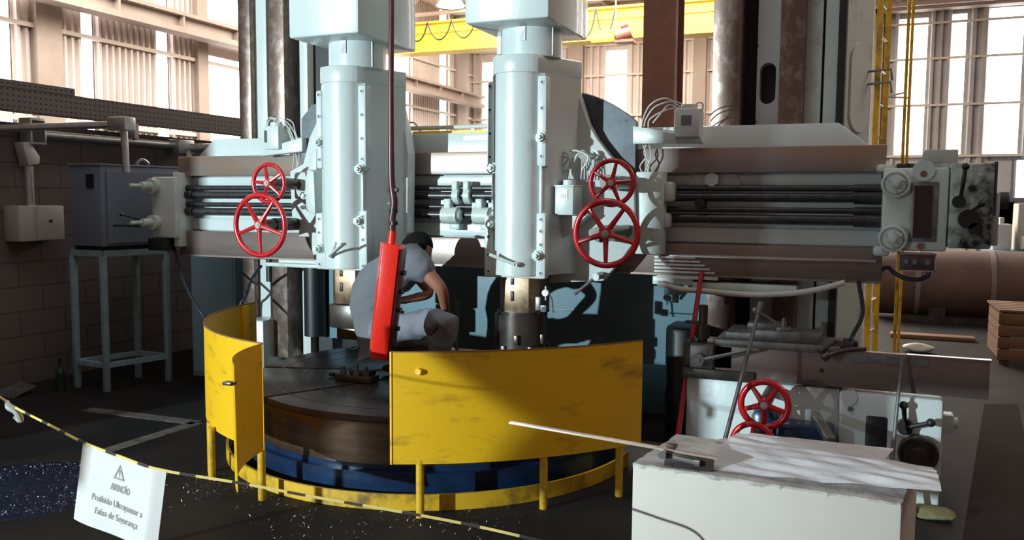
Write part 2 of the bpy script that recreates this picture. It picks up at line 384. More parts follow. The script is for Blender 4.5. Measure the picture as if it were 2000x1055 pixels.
# girts and pillars
f = MB()
for z in (3.05, 4.75, 6.4): f.box(XL+.05, XL+.13, -14, YB, z-.04, z+.04)
struct(f, 'trim_4', 'girt')
f = MB()
for z in (3.1, 4.7, 6.15, 7.25): f.box(XL, 14, YB-.14, YB-.06, z-.035, z+.035)
f.box(XL, 14, YB-.3, YB-.1, 7.62, 7.8)
struct(f, 'trim_5', 'girt')
f = MB()   # pillars standing against the hall walls
for pa_, pb_ in ((62, 112), (376, 396), (540, 560), (885, 905)):
    f.box(XL+.02, XL+.2, yleft(pa_), yleft(pb_), 0, ZC)
for pa_, pb_ in ((1112, 1142), (1356, 1380), (1680, 1720)):
    f.box(xback(pa_), xback(pb_), YB-.3, YB-.06, 0, ZC)
struct(f, 'trim_6', 'concbeam')
# runway girder along the left wall
f = MB()
zt, zb = 6.25, 5.35
f.box(XL+.4, XL+.8, -14, 24.6, 5.12, 5.24); f.box(XL+.55, XL+.65, -14, 24.6, 5.2, 5.5); f.box(XL+.4, XL+.8, -14, 24.6, 5.48, 5.56)
for yy in np.arange(4, 24, 1.7): f.box(XL+.42, XL+.78, yy, yy+.05, 5.2, 5.5)
struct(f, 'trim_7', 'concbeam')
f = MB(); f.box(2.4, 14, YB-.5, YB-.31, 7.66, ZC); f.box(2.4, 14, YB-.62, YB-.3, 7.6, 7.68); struct(f, 'trim_9', 'truss')
# roof
f = MB(); f.box(-14, 14, -6.1, 26, ZC, ZC+.1); struct(f, 'ceiling', 'roof')
f = MB()
for yy in (12.5, 19.5, 23.5):
    f.box(-12, 14, yy, yy+.12, ZC-.14, ZC-.02); f.box(-12, 14, yy, yy+.12, ZC-.85, ZC-.75)
    for k in range(17):
        x0 = -12+k*1.5
        f.tube([(x0, yy+.06, ZC-.8), (x0+.75, yy+.06, ZC-.08), (x0+1.5, yy+.06, ZC-.8)], .035, 6, smooth=False)
for xx in (-11, -8.6, -6.2, -3.8, -1.4): f.box(xx-.06, xx+.06, 3, 25, ZC-.2, ZC-.05)
struct(f, 'trim_8', 'truss')
# red oxide building column
f = MB(); xa, xb = -0.62, -0.17
f.box(xa, xb, 5.9, 5.93, 0, ZC); f.box(xa, xb, 6.3, 6.33, 0, ZC); f.box((xa+xb)/2-.012, (xa+xb)/2+.012, 5.93, 6.3, 0, ZC)
struct(f, 'pillar_1', 'rustbeam')

# ---- added unseen wall and strip curtain behind the camera, shaping the doorway light
f = MB(); f.box(-12.2, -4.22, -6.1, -6.0, 0, ZC); struct(f, 'wall_blocker', 'concbeam')  # added wall, its edge shades the cabinets and the rail's left end
pv = bpy.data.materials.new('blocker_milky'); pv.use_nodes = True; nt = pv.node_tree; b = nt.nodes['Principled BSDF']
b.inputs['Base Color'].default_value = (.5, .47, .42, 1); b.inputs['Roughness'].default_value = .5; b.inputs['Alpha'].default_value = .70
dv_ = mat('blocker_opaque', (.10, .07, .05), .8)
t = thing('shade_blocker', (-1.9, -6, 5), 'added unseen light-shaping strip curtain hanging from a roof rail behind the camera', 'blocker')
for k in range(4):  # added strips cut to shade the front guard and the machine's right side
    x0 = -2.38+k*.25; f = MB(); (f.prism([(-2.385, 5.0), (-2.395, 1.476), (-2.25, 1.29), (-2.32, 1.08), (-2.13, 1.08), (-2.13, 5.0)], 'y', -6.0, -5.997) if k == 0 else
      f.box(x0, x0+.252, -6.0-.006*(k % 2), -5.997-.006*(k % 2), (1.24 if k == 2 else 1.44), 5.0)); f.build('strip', dv_ if k == 0 else pv, t)
f = MB(); f.cyl((-2.5, -6, 5.02), (-1.3, -6, 5.02), .03); f.cyl((-2.3, -6, 5.02), (-2.3, -6, 8.4), .02); f.cyl((-1.5, -6, 5.02), (-1.5, -6, 8.4), .02); f.build('rail', 'dull', t)

# ---- overhead crane
t = thing('bridge_crane', (-3, 18, 6.1), 'yellow overhead crane bridge spanning the far hall under the roof', 'crane')
f = MB(); f.box(-11.7, 2.2, 17.9, 17.93, 6.12, 6.92); f.box(-11.7, 2.2, 18.3, 18.33, 6.12, 6.92)
f.box(-11.7, 2.2, 17.8, 18.42, 6.06, 6.12); f.box(-11.7, 2.2, 17.8, 18.42, 6.9, 6.96); f.box(-11.7, 2.2, 17.86, 17.9, 6.62, 6.65); f.build('girder', 'crane', t)
f = MB(); f.box(-11.75, -11.3, 17.4, 18.8, 5.9+.4, 6.7); f.build('end_carriage', 'crane', t)
for k, (a, c) in enumerate([(796, 835), (835, 882), (882, 930), (1128, 1164), (1164, 1202)]):
    A = S(a, 52 if a < 1000 else 22, 17.75); B = S(c, 50 if a < 1000 else 20, 17.75); A.z = B.z = 6.93
    dz = 0.55 if k < 3 else 0.75
    f = MB(); f.tube([A, A.lerp(B, .2)-Vector((0, 0, dz*.7)), A.lerp(B, .5)-Vector((0, 0, dz)), A.lerp(B, .8)-Vector((0, 0, dz*.7)), B], .022, 6); f.build('festoon_cable', 'cable', t)
q0 = S(1160, 88, 17.6); q1 = S(1206, 68, 17.6)
t = thing('crane_hoist', ((q0.x+q1.x)/2, 17.5, q0.z), 'small yellow hoist trolley hanging below the crane girder', 'hoist')
f = MB(); f.box(q0.x, q1.x, 17.3, 17.75, q0.z, q1.z, .03); f.box(q0.x+.1, q1.x, 17.4, 17.75, q1.z, q1.z+.12, .02); f.build('hoist_body', 'crane', t)
f = MB(); f.cyl((q1.x+.05, 17.4, q0.z+.15), (q1.x+.45, 17.4, q0.z+.25), .16); f.cyl((q1.x+.15, 17.4, q0.z+.4), (q1.x+.35, 17.4, q0.z+.45), .1)
f.box(q1.x+.0, q1.x+.5, 17.3, 17.7, q0.z-.02, q0.z+.05); f.build('motor', 'rustbeam', t)
f = MB(); xm = (q0.x+q1.x)/2+.3
f.tube([(xm, 17.5, q1.z+.1), (xm, 17.5, q1.z+.9)], .02); f.build('hanger', 'truss', t)
# lamp
q = S(880, 10, 16)
t = thing('high_bay_lamp', q, 'round high bay lamp hanging from the roof left of the right head', 'lamp')
f = MB(); f.cyl((q.x, q.y, q.z-.05), (q.x, q.y, q.z+.35), .42, .12, 28, cap=False); f.cyl((q.x, q.y, q.z+.35), (q.x, q.y, q.z+.7), .12); f.build('reflector', 'dull', t)
f = MB(); f.cyl((q.x, q.y, q.z-.03), (q.x, q.y, q.z), .38); f.build('lens', 'litb', t)
f = MB(); f.cyl((q.x, q.y, q.z+.7), (q.x, q.y, ZC-.1), .02); f.build('stem', 'truss', t)

# ---- things in the far right of the hall
t = thing('storage_tank', (5.0, 7.9, 0), 'long brown horizontal steel tank lying behind the machine', 'tank')
f = MB(); prof = [(2.45, .0), (2.5, .36), (2.62, .47), (9.0, .47)]
f.cyl((2.3, 7.9, .50), (9.5, 7.9, .50), .46, seg=48); f.build('shell', 'tank', t)
hoopm = mat('tank_hoop', (.26, .20, .175), .6)
for xx in (2.85, 3.75, 4.9, 6.2, 7.4):
    f = MB(); f.arc((0, 0), .461, .475, 0, 360, xx-.03, xx+.03, 40)
    bmesh.ops.transform(f.bm, matrix=Matrix.Translation((0, 7.9, .50)) @ Matrix.Rotation(PI/2, 4, 'Y'), verts=f.bm.verts)
    f.build('hoop', hoopm, t)
f = MB(); f.box(2.6, 9.2, 7.45, 8.3, 0, .08); f.box(3, 3.2, 7.5, 8.25, .08, .2); f.box(8.3, 8.5, 7.5, 8.25, .08, .2); f.build('cradle', 'darksteel', t)
# wooden crate
q = at(1946, 712, 2, 0); X0, Y0 = q.x, q.y; top = S(1950, 606, Y0).z
t = thing('wooden_crate', (X0+.5, Y0+.4, 0), 'slatted wooden crate standing beyond the right end of the machine', 'crate')
for k in range(4):
    zc = .10+k*(top-.16)/3.2
    f = MB(); f.box(X0, X0+1.1, Y0, Y0+.025, zc-.055, zc+.055, .004); f.build('slat', 'wood', t)
for xx in (X0+.02, X0+.5, X0+1.0):
    f = MB(); f.box(xx, xx+.09, Y0+.026, Y0+.07, 0.0, top-.02, .004); f.build('post', 'wood', t)
f = MB()
for k in range(5): f.box(X0+.02, X0+.045, Y0+.026, Y0+.9, .05+k*(top-.16)/4.2, .13+k*(top-.16)/4.2)
f.build('side_slats', 'wood', t)
f = MB()
for k in range(6): f.box(X0, X0+1.1, Y0+k*.16, Y0+.11+k*.16, top-.02, top+.005, .004)
f.build('lid', 'wood', t)
# pale machine parts by the far window
def simple(name, label, cat, boxes, m, loc, cyls=()):
    mb = MB()
    for b_ in boxes: mb.box(*b_, .01)
    for c_ in cyls: mb.cyl(*c_)
    return solo(mb, name, m, label, cat, loc)
p = S(1945, 470, 9.5); pr = S(1990, 400, 9.5)
simple('workbench', 'long grey workbench standing behind the brown tank', 'bench', [(3.9, 7.6, 9.3, 10.3, .82, .9), (4.0, 4.1, 9.4, 10.2, 0, .82), (7.4, 7.5, 9.4, 10.2, 0, .82), (4.1, 7.4, 9.8, 9.85, .1, .82)], 'plate', (5.7, 9.8, 0))
a = S(1938, 466, 9.6); c = S(1975, 438, 9.6)
simple('casting', 'white boxy casting on the far grey workbench', 'casting', [(a.x, c.x, 9.5, 9.9, .9, c.z), (a.x+.08, c.x-.1, 9.55, 9.85, c.z, c.z+.1)], 'paint', (a.x, 9.7, .9))
a = S(1962, 430, 9.8); c = S(1998, 398, 9.8)
simple('machine_block', 'pale grey machine block standing at the right end of the bench', 'machine part', [(a.x+.15, c.x+.3, 9.6, 10.1, .9, c.z), (a.x+.3, c.x+.2, 9.62, 9.9, c.z, c.z+.13)], 'whitehose', (a.x, 9.8, .9), [((a.x+.2, 9.45, 1.02), (a.x+.45, 9.5, 1.02), .1)])
# rubbish on the floor by the crate
def lump(name, c, r, m, label, cat, sc=(1, 1, .5), seed=1):
    mb = MB(); mb.ico((0, 0, 0), r, 3); rr = random.Random(seed)
    offs = [Vector((rr.uniform(-1, 1), rr.uniform(-1, 1), rr.uniform(-1, 1))) for _ in range(6)]
    for v in mb.bm.verts:
        k = sum(math.sin(8*v.co.dot(o)/r*0.4+i) for i, o in enumerate(offs))*0.08
        v.co = Vector((v.co.x*sc[0], v.co.y*sc[1], v.co.z*sc[2]))*(1+k)
    zmin = min(v.co.z for v in mb.bm.verts)
    for v in mb.bm.verts: v.co += Vector((c[0], c[1], c[2]-zmin))
    return solo(mb, name, m, label, cat, c)
q = at(1795, 688, 2, 0); lump('rag', (q.x, q.y, 0), .10, 'whitehose', 'crumpled pale rag on the dark floor behind the steel ram', 'rag', (1.5, 1, .5), 3)
q = at(1830, 665, 2, 0)
simple('wooden_offcut', 'dark wooden board lying on the floor left of the crate', 'board', [(q.x-.5, q.x+.4, q.y, q.y+.2, 0, .05)], 'wood', (q.x, q.y, 0))
q = at(1822, 1012, 2, 0); lump('cloth_glove', (q.x, q.y, 0), .07, mat('greenish_yellow_cloth', (.19, .17, .07), .8, 0, (.09, .09, .05), 20, .7), 'crumpled yellow-green work glove on the floor beside the white block', 'glove', (1.7, 1.0, .45), 5)

# ---- yellow ladder with safety rails behind the right column
t = thing('access_ladder', (2.3, 2.7, 0), 'tall yellow steel ladder rising behind the right machine column', 'ladder')
rails = [((1716, 100), 2.35, .022), ((1733, 100), 2.75, .022)]
pts = []
for (p_, yy, r_) in rails:
    q = S(*p_, yy); pts.append((q.x, yy)); f = MB(); f.box(q.x-r_, q.x+r_, yy-r_, yy+r_, 0, 6.0); f.build('rail', 'yellowk', t)
for k in range(22):
    f = MB(); f.cyl((pts[0][0], pts[0][1], .25+k*.27), (pts[1][0], pts[1][1], .25+k*.27), .011, seg=8); f.build('rung', 'bright', t)
for (p_, yy) in (((1764, 280), 2.5), ((1772, 280), 2.9)):
    q = S(*p_, yy); f = MB(); f.box(q.x-.012, q.x+.012, yy-.02, yy+.02, 0, 6.0); f.build('guard_rail', 'yellowk', t)
    for z in (1.9, 2.5, 4.2):
        f = MB(); f.cyl((pts[1][0], pts[1][1], z), (q.x, yy, z), .008, seg=8); f.build('stay', 'girt', t)

# ================================================================== LEFT SIDE: conduits, cabinets
WX = -4.42
f = MB()
za = 2.30
f.box(-4.40, -4.395+.03, -5, 3.0, za, za+.20); f.box(-4.40, -4.25, -5, 3.0, za, za+.012)
q = S(110, 168, 0)
f.box(-4.41, -4.36, -5, .35, za+.2, za+.26)
tray = tag(f.build('cable_tray', 'tray'), 'long perforated brown cable tray running above the block wall', 'cable tray')
f = MB()
for yy in (-3.5, -1.2, .9, 2.6): f.box(-4.42, -4.25, yy, yy+.05, 2.16, za)
f.build('bracket', 'galv', tray)
tray['label'] = 'long perforated brown cable tray running above the block wall'
# conduit run
qa = at(75, 243, 0, -4.3); qb = at(232, 250, 0, -4.3); qc = at(345, 262, 0, -4.3)
zc_ = 2.13
t = thing('conduit_run', (-4.3, .5, zc_), 'galvanised conduit with junction boxes along the top of the block wall', 'conduit')
f = MB(); f.tube([(-4.3, qa.y-.02, zc_), (-4.3, qc.y, zc_)], .035, 14, smooth=False); f.build('pipe', 'galv', t)
qd_ = S(238, 243, -.165); f = MB(); f.box(qd_.x-.10, qd_.x+.09, -.22, -.11, qd_.z-.05, qd_.z+.055, .01); f.build('junction_box', 'galv', t)
f = MB(); f.tube([(-4.3, -.6, zc_), (qd_.x-.08, -.17, qd_.z)], .03, 12, smooth=False); f.build('branch_pipe', 'galv', t)
f = MB(); f.box(-4.38, -4.22, qc.y-.05, qc.y+.16, zc_-.08, zc_+.06, .01); f.build('junction_box', 'galv', t)
q1 = S(350, 268, qc.y+.1); 
f = MB(); f.tube([(-4.25, qc.y+.1, zc_-.02), (-2.6, 2.2, 2.15), (-2.2, 2.4, 2.16)], .045, 14, smooth=False); f.build('pipe', 'galv', t)
f = MB(); f.cyl((qd_.x+.02, -.165, qd_.z-.04), (qd_.x+.03, -.165, 1.80), .027); f.build('drop_pipe', 'galv', t)
f = MB(); f.cyl((-4.24, qc.y+.08, zc_-.05), (-4.24, qc.y+.08, 1.3), .035); f.build('drop_pipe', 'galv', t)
# wall box with its own conduit
q = at(52, 400, 0, -4.38)
t = thing('wall_switch_box', (-4.42, q.y, 1.22), 'small grey switch box mounted on the dark block wall', 'electrical box')
f = MB(); f.box(-4.42, -4.24, -0.33, .09, 1.235, 1.53, .008); f.build('case', 'wbox', t)
f = MB(); f.box(-4.24, -4.228, -0.17, .085, 1.24, 1.525, .004); f.build('door', 'wbox', t)
f = MB(); f.cyl((-4.228, -.05, 1.40), (-4.215, -.05, 1.40), .012); f.build('lock', 'black', t)
f = MB(); f.cyl((-4.34, q.y, 1.53), (-4.34, q.y, 1.86), .036); f.build('drop_pipe', 'galv', t)
f = MB(); f.prism([(q.y-.045, 1.86), (q.y+.06, 1.88), (q.y+.065, 1.94), (q.y-.02, 2.06), (q.y-.09, 2.05)], 'x', -4.39, -4.28, .006); f.build('elbow_fitting', 'wbox', t)
f = MB(); f.box(-4.40, -4.26, q.y-.03, q.y+.12, 2.04, 2.26, .006); f.build('open_conduit_box', 'galv', t)
f = MB(); f.box(-4.262, -4.257, q.y-.012, q.y+.10, 2.06, 2.24); f.build('opening', 'black', t)

# stand and control cabinet
t = thing('cabinet_stand', (-3.7, .15, 0), 'grey-blue steel frame stand carrying the grey control cabinet', 'stand')
CX = [(-3.94, -.08), (-3.58, -.10), (-3.80, .44), (-3.44, .43)]
zt = 1.17
for (x, y) in CX:
    f = MB(); f.box(x-.022, x+.022, y-.022, y+.022, 0, zt-.05, .003); f.build('leg', 'stand', t)
f = MB()
def bar(p, q, z0, z1, w_=.02):
    p = Vector((*p, 0)); q = Vector((*q, 0)); d = (q-p).normalized(); n = Vector((-d.y, d.x, 0))*w_
    f.prism([((p+n).x, (p+n).y), ((p-n).x, (p-n).y), ((q-n).x, (q-n).y), ((q+n).x, (q+n).y)], 'z', z0, z1)
for a, c in ((0, 1), (1, 3), (3, 2), (2, 0)): bar(CX[a], CX[c], zt-.05, zt)
f.build('top_frame', 'stand', t); f = MB()
for a, c in ((0, 1), (1, 3), (3, 2), (2, 0)): bar(CX[a], CX[c], .20, .24)
f.build('lower_frame', 'stand', t)
t = thing('control_cabinet', (-3.7, .25, zt), 'big grey electrical control cabinet standing on the steel frame', 'electrical cabinet')
f = MB(); f.prism([(-3.90, -.12), (-3.545, -.13), (-3.42, .75), (-3.78, .76)], 'z', zt+.035, 1.86, .006); f.build('case', 'cab', t)
f = MB(); f.prism([(-3.89, -.10), (-3.57, -.11), (-3.45, .73), (-3.77, .74)], 'z', zt, zt+.035); f.build('plinth', 'black', t)
f = MB(); f.prism([(-3.91, -.13), (-3.535, -.14), (-3.41, .76), (-3.79, .77)], 'z', 1.86, 1.875, .003); f.build('lid', 'cab', t)
f = MB(); f.prism([(-3.529, -.09), (-3.519, -.09), (-3.405, .70), (-3.415, .70)], 'z', zt+.06, 1.81); f.build('door', 'cab', t)
f = MB(); f.prism([(-3.430, .535), (-3.426, .533), (-3.409, .645), (-3.413, .647)], 'z', 1.50, 1.62); tag(f.build('sticker', 'orange', t), 'orange warning sticker')
f = MB(); f.cyl((-3.66, -.145, 1.76), (-3.66, -.13, 1.76), .012); f.box(-3.70, -3.62, -.137, -.129, 1.68, 1.79); f.build('nameplate', 'black', t)
f = MB(); f.tube([(-3.60, .3, 1.875), (-3.60, .3, 1.9), (-3.6, .36, 1.93), (-3.6, .42, 1.9), (-3.6, .42, 1.875)], .012, 8); f.build('lifting_eye', 'dull', t)
# pale tall cabinets behind the rail's left end
t = thing('tall_cabinet', (-2.9, 1.0, 0), 'tall pale blue cabinet behind the left end of the cross rail', 'cabinet')
f = MB(); f.box(-3.42, -2.92, .70, 1.25, 0, 1.75, .005); f.build('case', 'whitecab', t)
f = MB(); f.box(-3.40, -2.94, .692, .70, .04, 1.71); f.build('door', 'whitecab', t)
f = MB(); f.box(-2.915, -2.64, .86, 1.30, 0, 1.95, .005)
solo(f, 'machine_cabinet', 'stand', 'grey-blue cabinet between the tall pale cabinet and the left column', 'cabinet', (-2.5, 1.0, 0))
# dark bottle & crumpled sheet on the floor by the wall
q = at(119, 764, 2, 0)
t = thing('glass_bottle', (q.x, q.y, 0), 'dark green bottle standing on the floor by the block wall', 'bottle')
f = MB(); x, y = q.x, q.y
gm = mat('dark_green_glass', (0.02, .035, .02), .15)
f.cyl((x, y, 0), (x, y, .16), .037); f.cyl((x, y, .16), (x, y, .21), .037, .014); f.cyl((x, y, .21), (x, y, .27), .014); f.build('body', gm, t)
f = MB(); f.cyl((x, y, .27), (x, y, .282), .016); f.build('cap', 'black', t)
q = at(25, 770, 2, 0)
f = MB(); f.prism([(q.x-.14, q.y-.1), (q.x+.16, q.y-.12), (q.x+.12, q.y+.12), (q.x-.1, q.y+.15)], 'z', 0.0, .008)
for v in f.bm.verts: v.co.z += .06*max(0, v.co.y-q.y)/.15 if v.co.z > -1 else 0
solo(f, 'scrap_sheet', 'dull', 'grey scrap sheet lying on the floor against the left wall', 'sheet', (q.x, q.y, 0))

# ================================================================== THE VERTICAL TURNING MACHINE
RC = (-0.46, -0.21)
# ---- uprights and bed
t = thing('turning_machine', (0, 1.0, 0), 'pale green machine frame with two tall uprights and the bed between them', 'machine frame')
HT = 5.2
f = MB(); f.prism([(1.20, .72), (1.96, .72), (2.0, .56), (2.01, .56), (2.155, .86), (2.165, 2.0), (1.2, 2.0)], 'z', 0, HT, .008); rc = f.build('right_column', 'paint2', t)
f = MB(); f.box(1.205, 1.385, .44, .73, .5, HT, .004); f.build('slideway', 'steel_v', rc)
f = MB(); f.box(1.62, 1.767, .44, .73, .5, HT, .004); f.build('slideway', 'steel_v', rc)
f = MB(); f.box(1.385, 1.468, .69, .722, .3, HT); f.box(1.958, 2.0, .50, .72, .3, HT); f.box(1.866, 1.88, .60, .722, .3, HT); f.build('groove', 'black', rc)
# web with an oval opening
f = MB(); N = 40
def ovalplate(mb, x0, x1, z0, z1, cx, cz, rx, hz, ya, yb):
    """plate with a vertical oval hole"""
    inn = []
    for i in range(N):
        a = 2*PI*i/N; inn.append((cx+rx*math.cos(a), cz+(hz if math.sin(a) >= 0 else -hz)+rx*math.sin(a)))
    out = []
    for (x, z) in inn:
        dx, dz = x-cx, z-cz
        k = min(((x1-cx) if dx > 0 else (cx-x0))/abs(dx) if abs(dx) > 1e-6 else 1e9, ((z1-cz) if dz > 0 else (cz-z0))/abs(dz) if abs(dz) > 1e-6 else 1e9)
        out.append((cx+dx*k, cz+dz*k))
    V = [[mb.bm.verts.new((x, y, z)) for (x, z) in L] for y in (ya, yb) for L in (inn, out)]
    for i in range(N):
        j = (i+1) % N
        mb.bm.faces.new((V[0][i], V[0][j], V[1][j], V[1][i])); mb.bm.faces.new((V[2][i], V[3][i], V[3][j], V[2][j]))
        mb.bm.faces.new((V[0][i], V[2][i], V[2][j], V[0][j]))
ovalplate(f, 1.466, 1.62, 2.12, 2.62, 1.536, 2.37, .05, .082, .60, .70)
f.box(1.466, 1.62, .60, .70, 2.62, HT); f.box(1.466, 1.62, .60, .70, .3, 2.12)
f.build('web', 'paint', rc)
f = MB(); f.box(1.468, 1.618, .703, .719, 2.1, 2.7); f.build('opening', 'black', rc)
f = MB(); f.box(1.768, 1.866, .52, .722, .3, HT, .003); f.box(1.88, 1.958, .54, .722, .3, HT, .003); f.build('edge_rail', 'paint2', rc)
# oval cover on the flared side
f = MB(); dv = Vector((.145, .30, 0)).normalized(); nv = Vector((.30, -.145, 0)).normalized()
c0 = Vector((2.01, .56, 0)) + dv*.16
ring = []
for i in range(36):
    a = 2*PI*i/36; ring.append((c0 + dv*(.12*math.cos(a))) + Vector((0, 0, 2.33+(.16 if math.sin(a) > 0 else -.16)+.12*math.sin(a))))
va = [f.bm.verts.new(v) for v in ring]; vb = [f.bm.verts.new(v+nv*.014) for v in ring]
f.bm.faces.new(vb)
for i in range(36): f.bm.faces.new((va[i], va[(i+1) % 36], vb[(i+1) % 36], vb[i]))
f.build('side_cover', 'paint', rc)
f = MB(); c1 = c0+dv*.1+nv*.0
for z in (2.36, 2.44): f.tube([c1+Vector((0, 0, z)), c1+nv*.16+Vector((0, 0, z)), c1+nv*.17+Vector((0, 0, z-.07))], .008, 8, smooth=False)
f.build('hook', 'dull', rc)
f = MB(); f.prism([(-2.62, .72), (-1.83, .72), (-1.83, 1.3), (-2.62, 1.3)], 'z', 0, HT, .008); lc = f.build('left_column', 'paint2', t)
for a, c in ((-2.616, -2.496), (-2.316, -2.164)):
    f = MB(); f.box(a, c, .44, .73, .3, HT, .004); f.build('slideway', 'steel_v', lc)
f = MB(); f.box(-2.382, -2.316, .62, .722, .3, HT); f.box(-2.164, -2.06, .66, .722, .3, HT); f.box(-1.985, -1.83, .58, .722, .3, HT); f.build('groove', 'black', lc)
f = MB(); f.box(-2.496, -2.382, .50, .722, .3, HT, .003); f.box(-2.06, -1.985, .50, .722, .3, HT, .003); f.build('web', 'paint', lc)
f = MB(); f.cyl((-1.92, .48, .5), (-1.92, .48, 1.1), .09, seg=28); f.build('screw_cover', 'black', lc)
f = MB(); f.cyl((-2.36, .47, .92), (-2.36, .47, 1.12), .03); f.build('lifting_screw', 'black', lc)
f = MB(); f.box(-1.83, 1.21, .52, .75, .48, 1.45, .006); f.box(-2.7, 1.3, 1.02, 2.0, 0, .5, .01)
f.build('bed', 'plate', t)
f = MB(); f.box(-2.62, -2.3, .3, .55, 0, .62, .02); f.build('bed_foot', 'paint', t)
f = MB(); f.prism([(.98, .25), (1.05, .12), (1.20, .12), (1.20, .5), (.98, .5)], 'z', 0, .80, .03); f.build('drive_cover', 'black', t)
f = MB(); f.box(-2.62, 2.16, .8, 1.25, HT, HT+.4, .01); f.build('top_bridge', 'paint', t)

# ---- cross rail
t = thing('cross_rail', (-.3, .2, 1.53), 'long horizontal cross rail with dark steel ways and lead screws', 'cross rail')
RX0, RX1 = -2.86, 2.25
f = MB(); f.box(RX0+.03, RX1, .10, .42, 1.16, 1.90, .006)
f.box(RX0+.04, RX1-.02, .07, .12, 1.352, 1.445, .006); f.box(RX0+.04, RX1-.02, .07, .12, 1.70, 1.765, .006)
rb = f.build('rail_body', 'paint', t)
f = MB(); f.box(RX0, RX1, 0, .30, 1.775, 1.925, .005); f.build('upper_way', 'steel', t)
f = MB(); f.box(RX0, RX1, 0, .30, 1.147, 1.345, .005); f.box(RX0, RX1, -.012, 0, 1.147, 1.16); lw = f.build('lower_way', 'lowway', t)
f = MB(); f.box(1.05, RX1-.03, -.012, .0, 1.262, 1.280, .002); f.box(.98, 1.35, -.03, .0, 1.10+.03, 1.15); 
for k in range(5): f.box(.96, 1.33-.03*k, -.02, 0, 1.165+k*.022, 1.178+k*.022)
tag(f.build('wiper_strip', 'bright', lw), 'bright steel strip')
f = MB(); f.prism([(-2.79, 1.926), (-2.62, 2.065), (1.99, 2.065), (2.16, 1.926)], 'y', .14, .41, .006); f.build('top_housing', 'paint', t)
f = MB(); f.cyl((-1.75, .20, 2.11), (.0, .20, 2.11), .016); f.box(-1.6, -1.57, .19, .22, 2.06, 2.11); f.box(-.4, -.37, .19, .22, 2.06, 2.11)
f.tube([(-.95, .2, 2.075), (-.93, .19, 2.13), (-.85, .19, 2.15), (-.8, .2, 2.085)], .006, 6); f.build('top_rod', 'tube', t)
f = MB(); f.box(-.85, -.1, .17, .25, 2.066, 2.085); f.build('chip_strip', 'crane', t)
f = MB(); f.box(-.42, 0.0, .122, .139, 2.01, 2.04); f.box(-1.76, -1.65, .05, .14, 1.93, 2.02, .01); f.build('wiper_cover', 'paint', t)
for z, r in ((1.682, .017), (1.63, .027), (1.555, .016), (1.50, .028)):
    f = MB(); f.cyl((RX0+.02, .02, z), (RX1, .02, z), r, seg=20); f.cyl((RX0, .02, z), (RX0+.14, .02, z), r*1.35, seg=20)
    f.cyl((RX1-.16, .02, z), (RX1, .02, z), r*1.35, seg=20); f.build('lead_screw', 'screw', t)
f = MB()
f.prism([(1.14, 1.70), (1.17, 1.768), (1.43, 1.768), (1.46, 1.70)], 'y', .055, .075, .003); f.hexb((1.29, .06, 1.735), (1.29, .01, 1.735), .045); f.build('light_patch_bolt', 'paint', t)  # raised plate has the shape of a light patch round the bolt
f = MB(); f.cyl((1.23, .06, 1.592), (1.23, -.03, 1.592), .03); f.build('stop_knob', 'black', t)
# left end bracket
f = MB(); f.box(-3.04, -2.80, -.10, .32, 1.29, 1.765, .012); f.box(-2.86, -2.79, -.06, .10, 1.22, 1.80, .008); lb = f.build('left_bracket', 'paint', t)
for z in (1.695, 1.41):
    f = MB(); f.cyl((-3.0, -.10, z), (-3.0, -.15, z), .058, seg=28); f.cyl((-3.0, -.15, z), (-3.0, -.24, z), .03); f.cyl((-3.0, -.24, z), (-3.02, -.33, z), .014); f.build('screw_hub', 'paint2', lb)
f = MB(); f.cyl((-3.08, -.15, 1.38), (-3.34, -.2, 1.38), .008); f.cyl((-3.08, -.15, 1.43), (-3.2, -.25, 1.47), .007); f.sph((-3.2, -.25, 1.47), .014); f.build('crank_lever', 'black', lb)
f = MB(); f.box(-3.05, -2.88, -.14, -.02, 1.19, 1.285, .006); f.build('limit_switch', 'black', lb)
# right end bracket
f = MB(); f.box(2.235, 2.555, -.15, .35, 1.345, 1.79, .014); f.box(2.20, 2.28, -.13, .1, 1.31, 1.36, .015); f.box(2.20, 2.28, -.13, .1, 1.77, 1.81, .015)
f.cyl((2.43, -.15, 1.775), (2.43, -.165, 1.775), .055)
rb2 = f.build('right_bracket', 'paint2', t)
for x, z in ((2.297, 1.702), (2.293, 1.409)):
    f = MB(); f.cyl((x, -.15, z), (x, -.18, z), .072, seg=40); f.torus((x, -.185, z), .066, .008); f.cyl((x, -.18, z), (x, -.20, z), .05, seg=30)
    f.hexb((x, -.20, z), (x, -.25, z), .026); f.cyl((x, -.25, z), (x, -.275, z), .013)
    for k in range(3):
        a = 2*PI*k/3+.5; f.cyl((x+.045*math.cos(a), -.19, z+.045*math.sin(a)), (x+.045*math.cos(a), -.21, z+.045*math.sin(a)), .007)
    f.build('screw_hub', 'paint2', rb2)
f = MB(); f.box(2.372, 2.507, -.158, -.14, 1.395, 1.715, .006); f.build('cover_frame', 'dull', rb2)
f = MB(); f.box(2.390, 2.478, -.165, -.15, 1.415, 1.695); f.build('cover_opening', mat('dark_brown_glass', (.035, .02, .025), .25), rb2)
f = MB()
for z in (1.756, 1.372): f.cyl((2.43, -.145, z), (2.43, -.168, z), .017)
f.build('plug', 'rustbeam', rb2)
f = MB(); f.box(2.44, 2.60, -.05, .2, 1.815, 1.89, .006); f.build('terminal_box', 'wbox', t)
f = MB(); f.box(2.56, 2.76, -.17, .30, 1.365, 1.81, .01); f.box(2.30, 2.76, -.10, .3, 1.79, 1.815); gb = f.build('feed_gearbox', 'paint_oily', t)
f = MB(); f.box(2.762, 2.80, -.10, .28, 1.38, 1.66, .008); f.build('gearbox_flange', 'paint', gb)
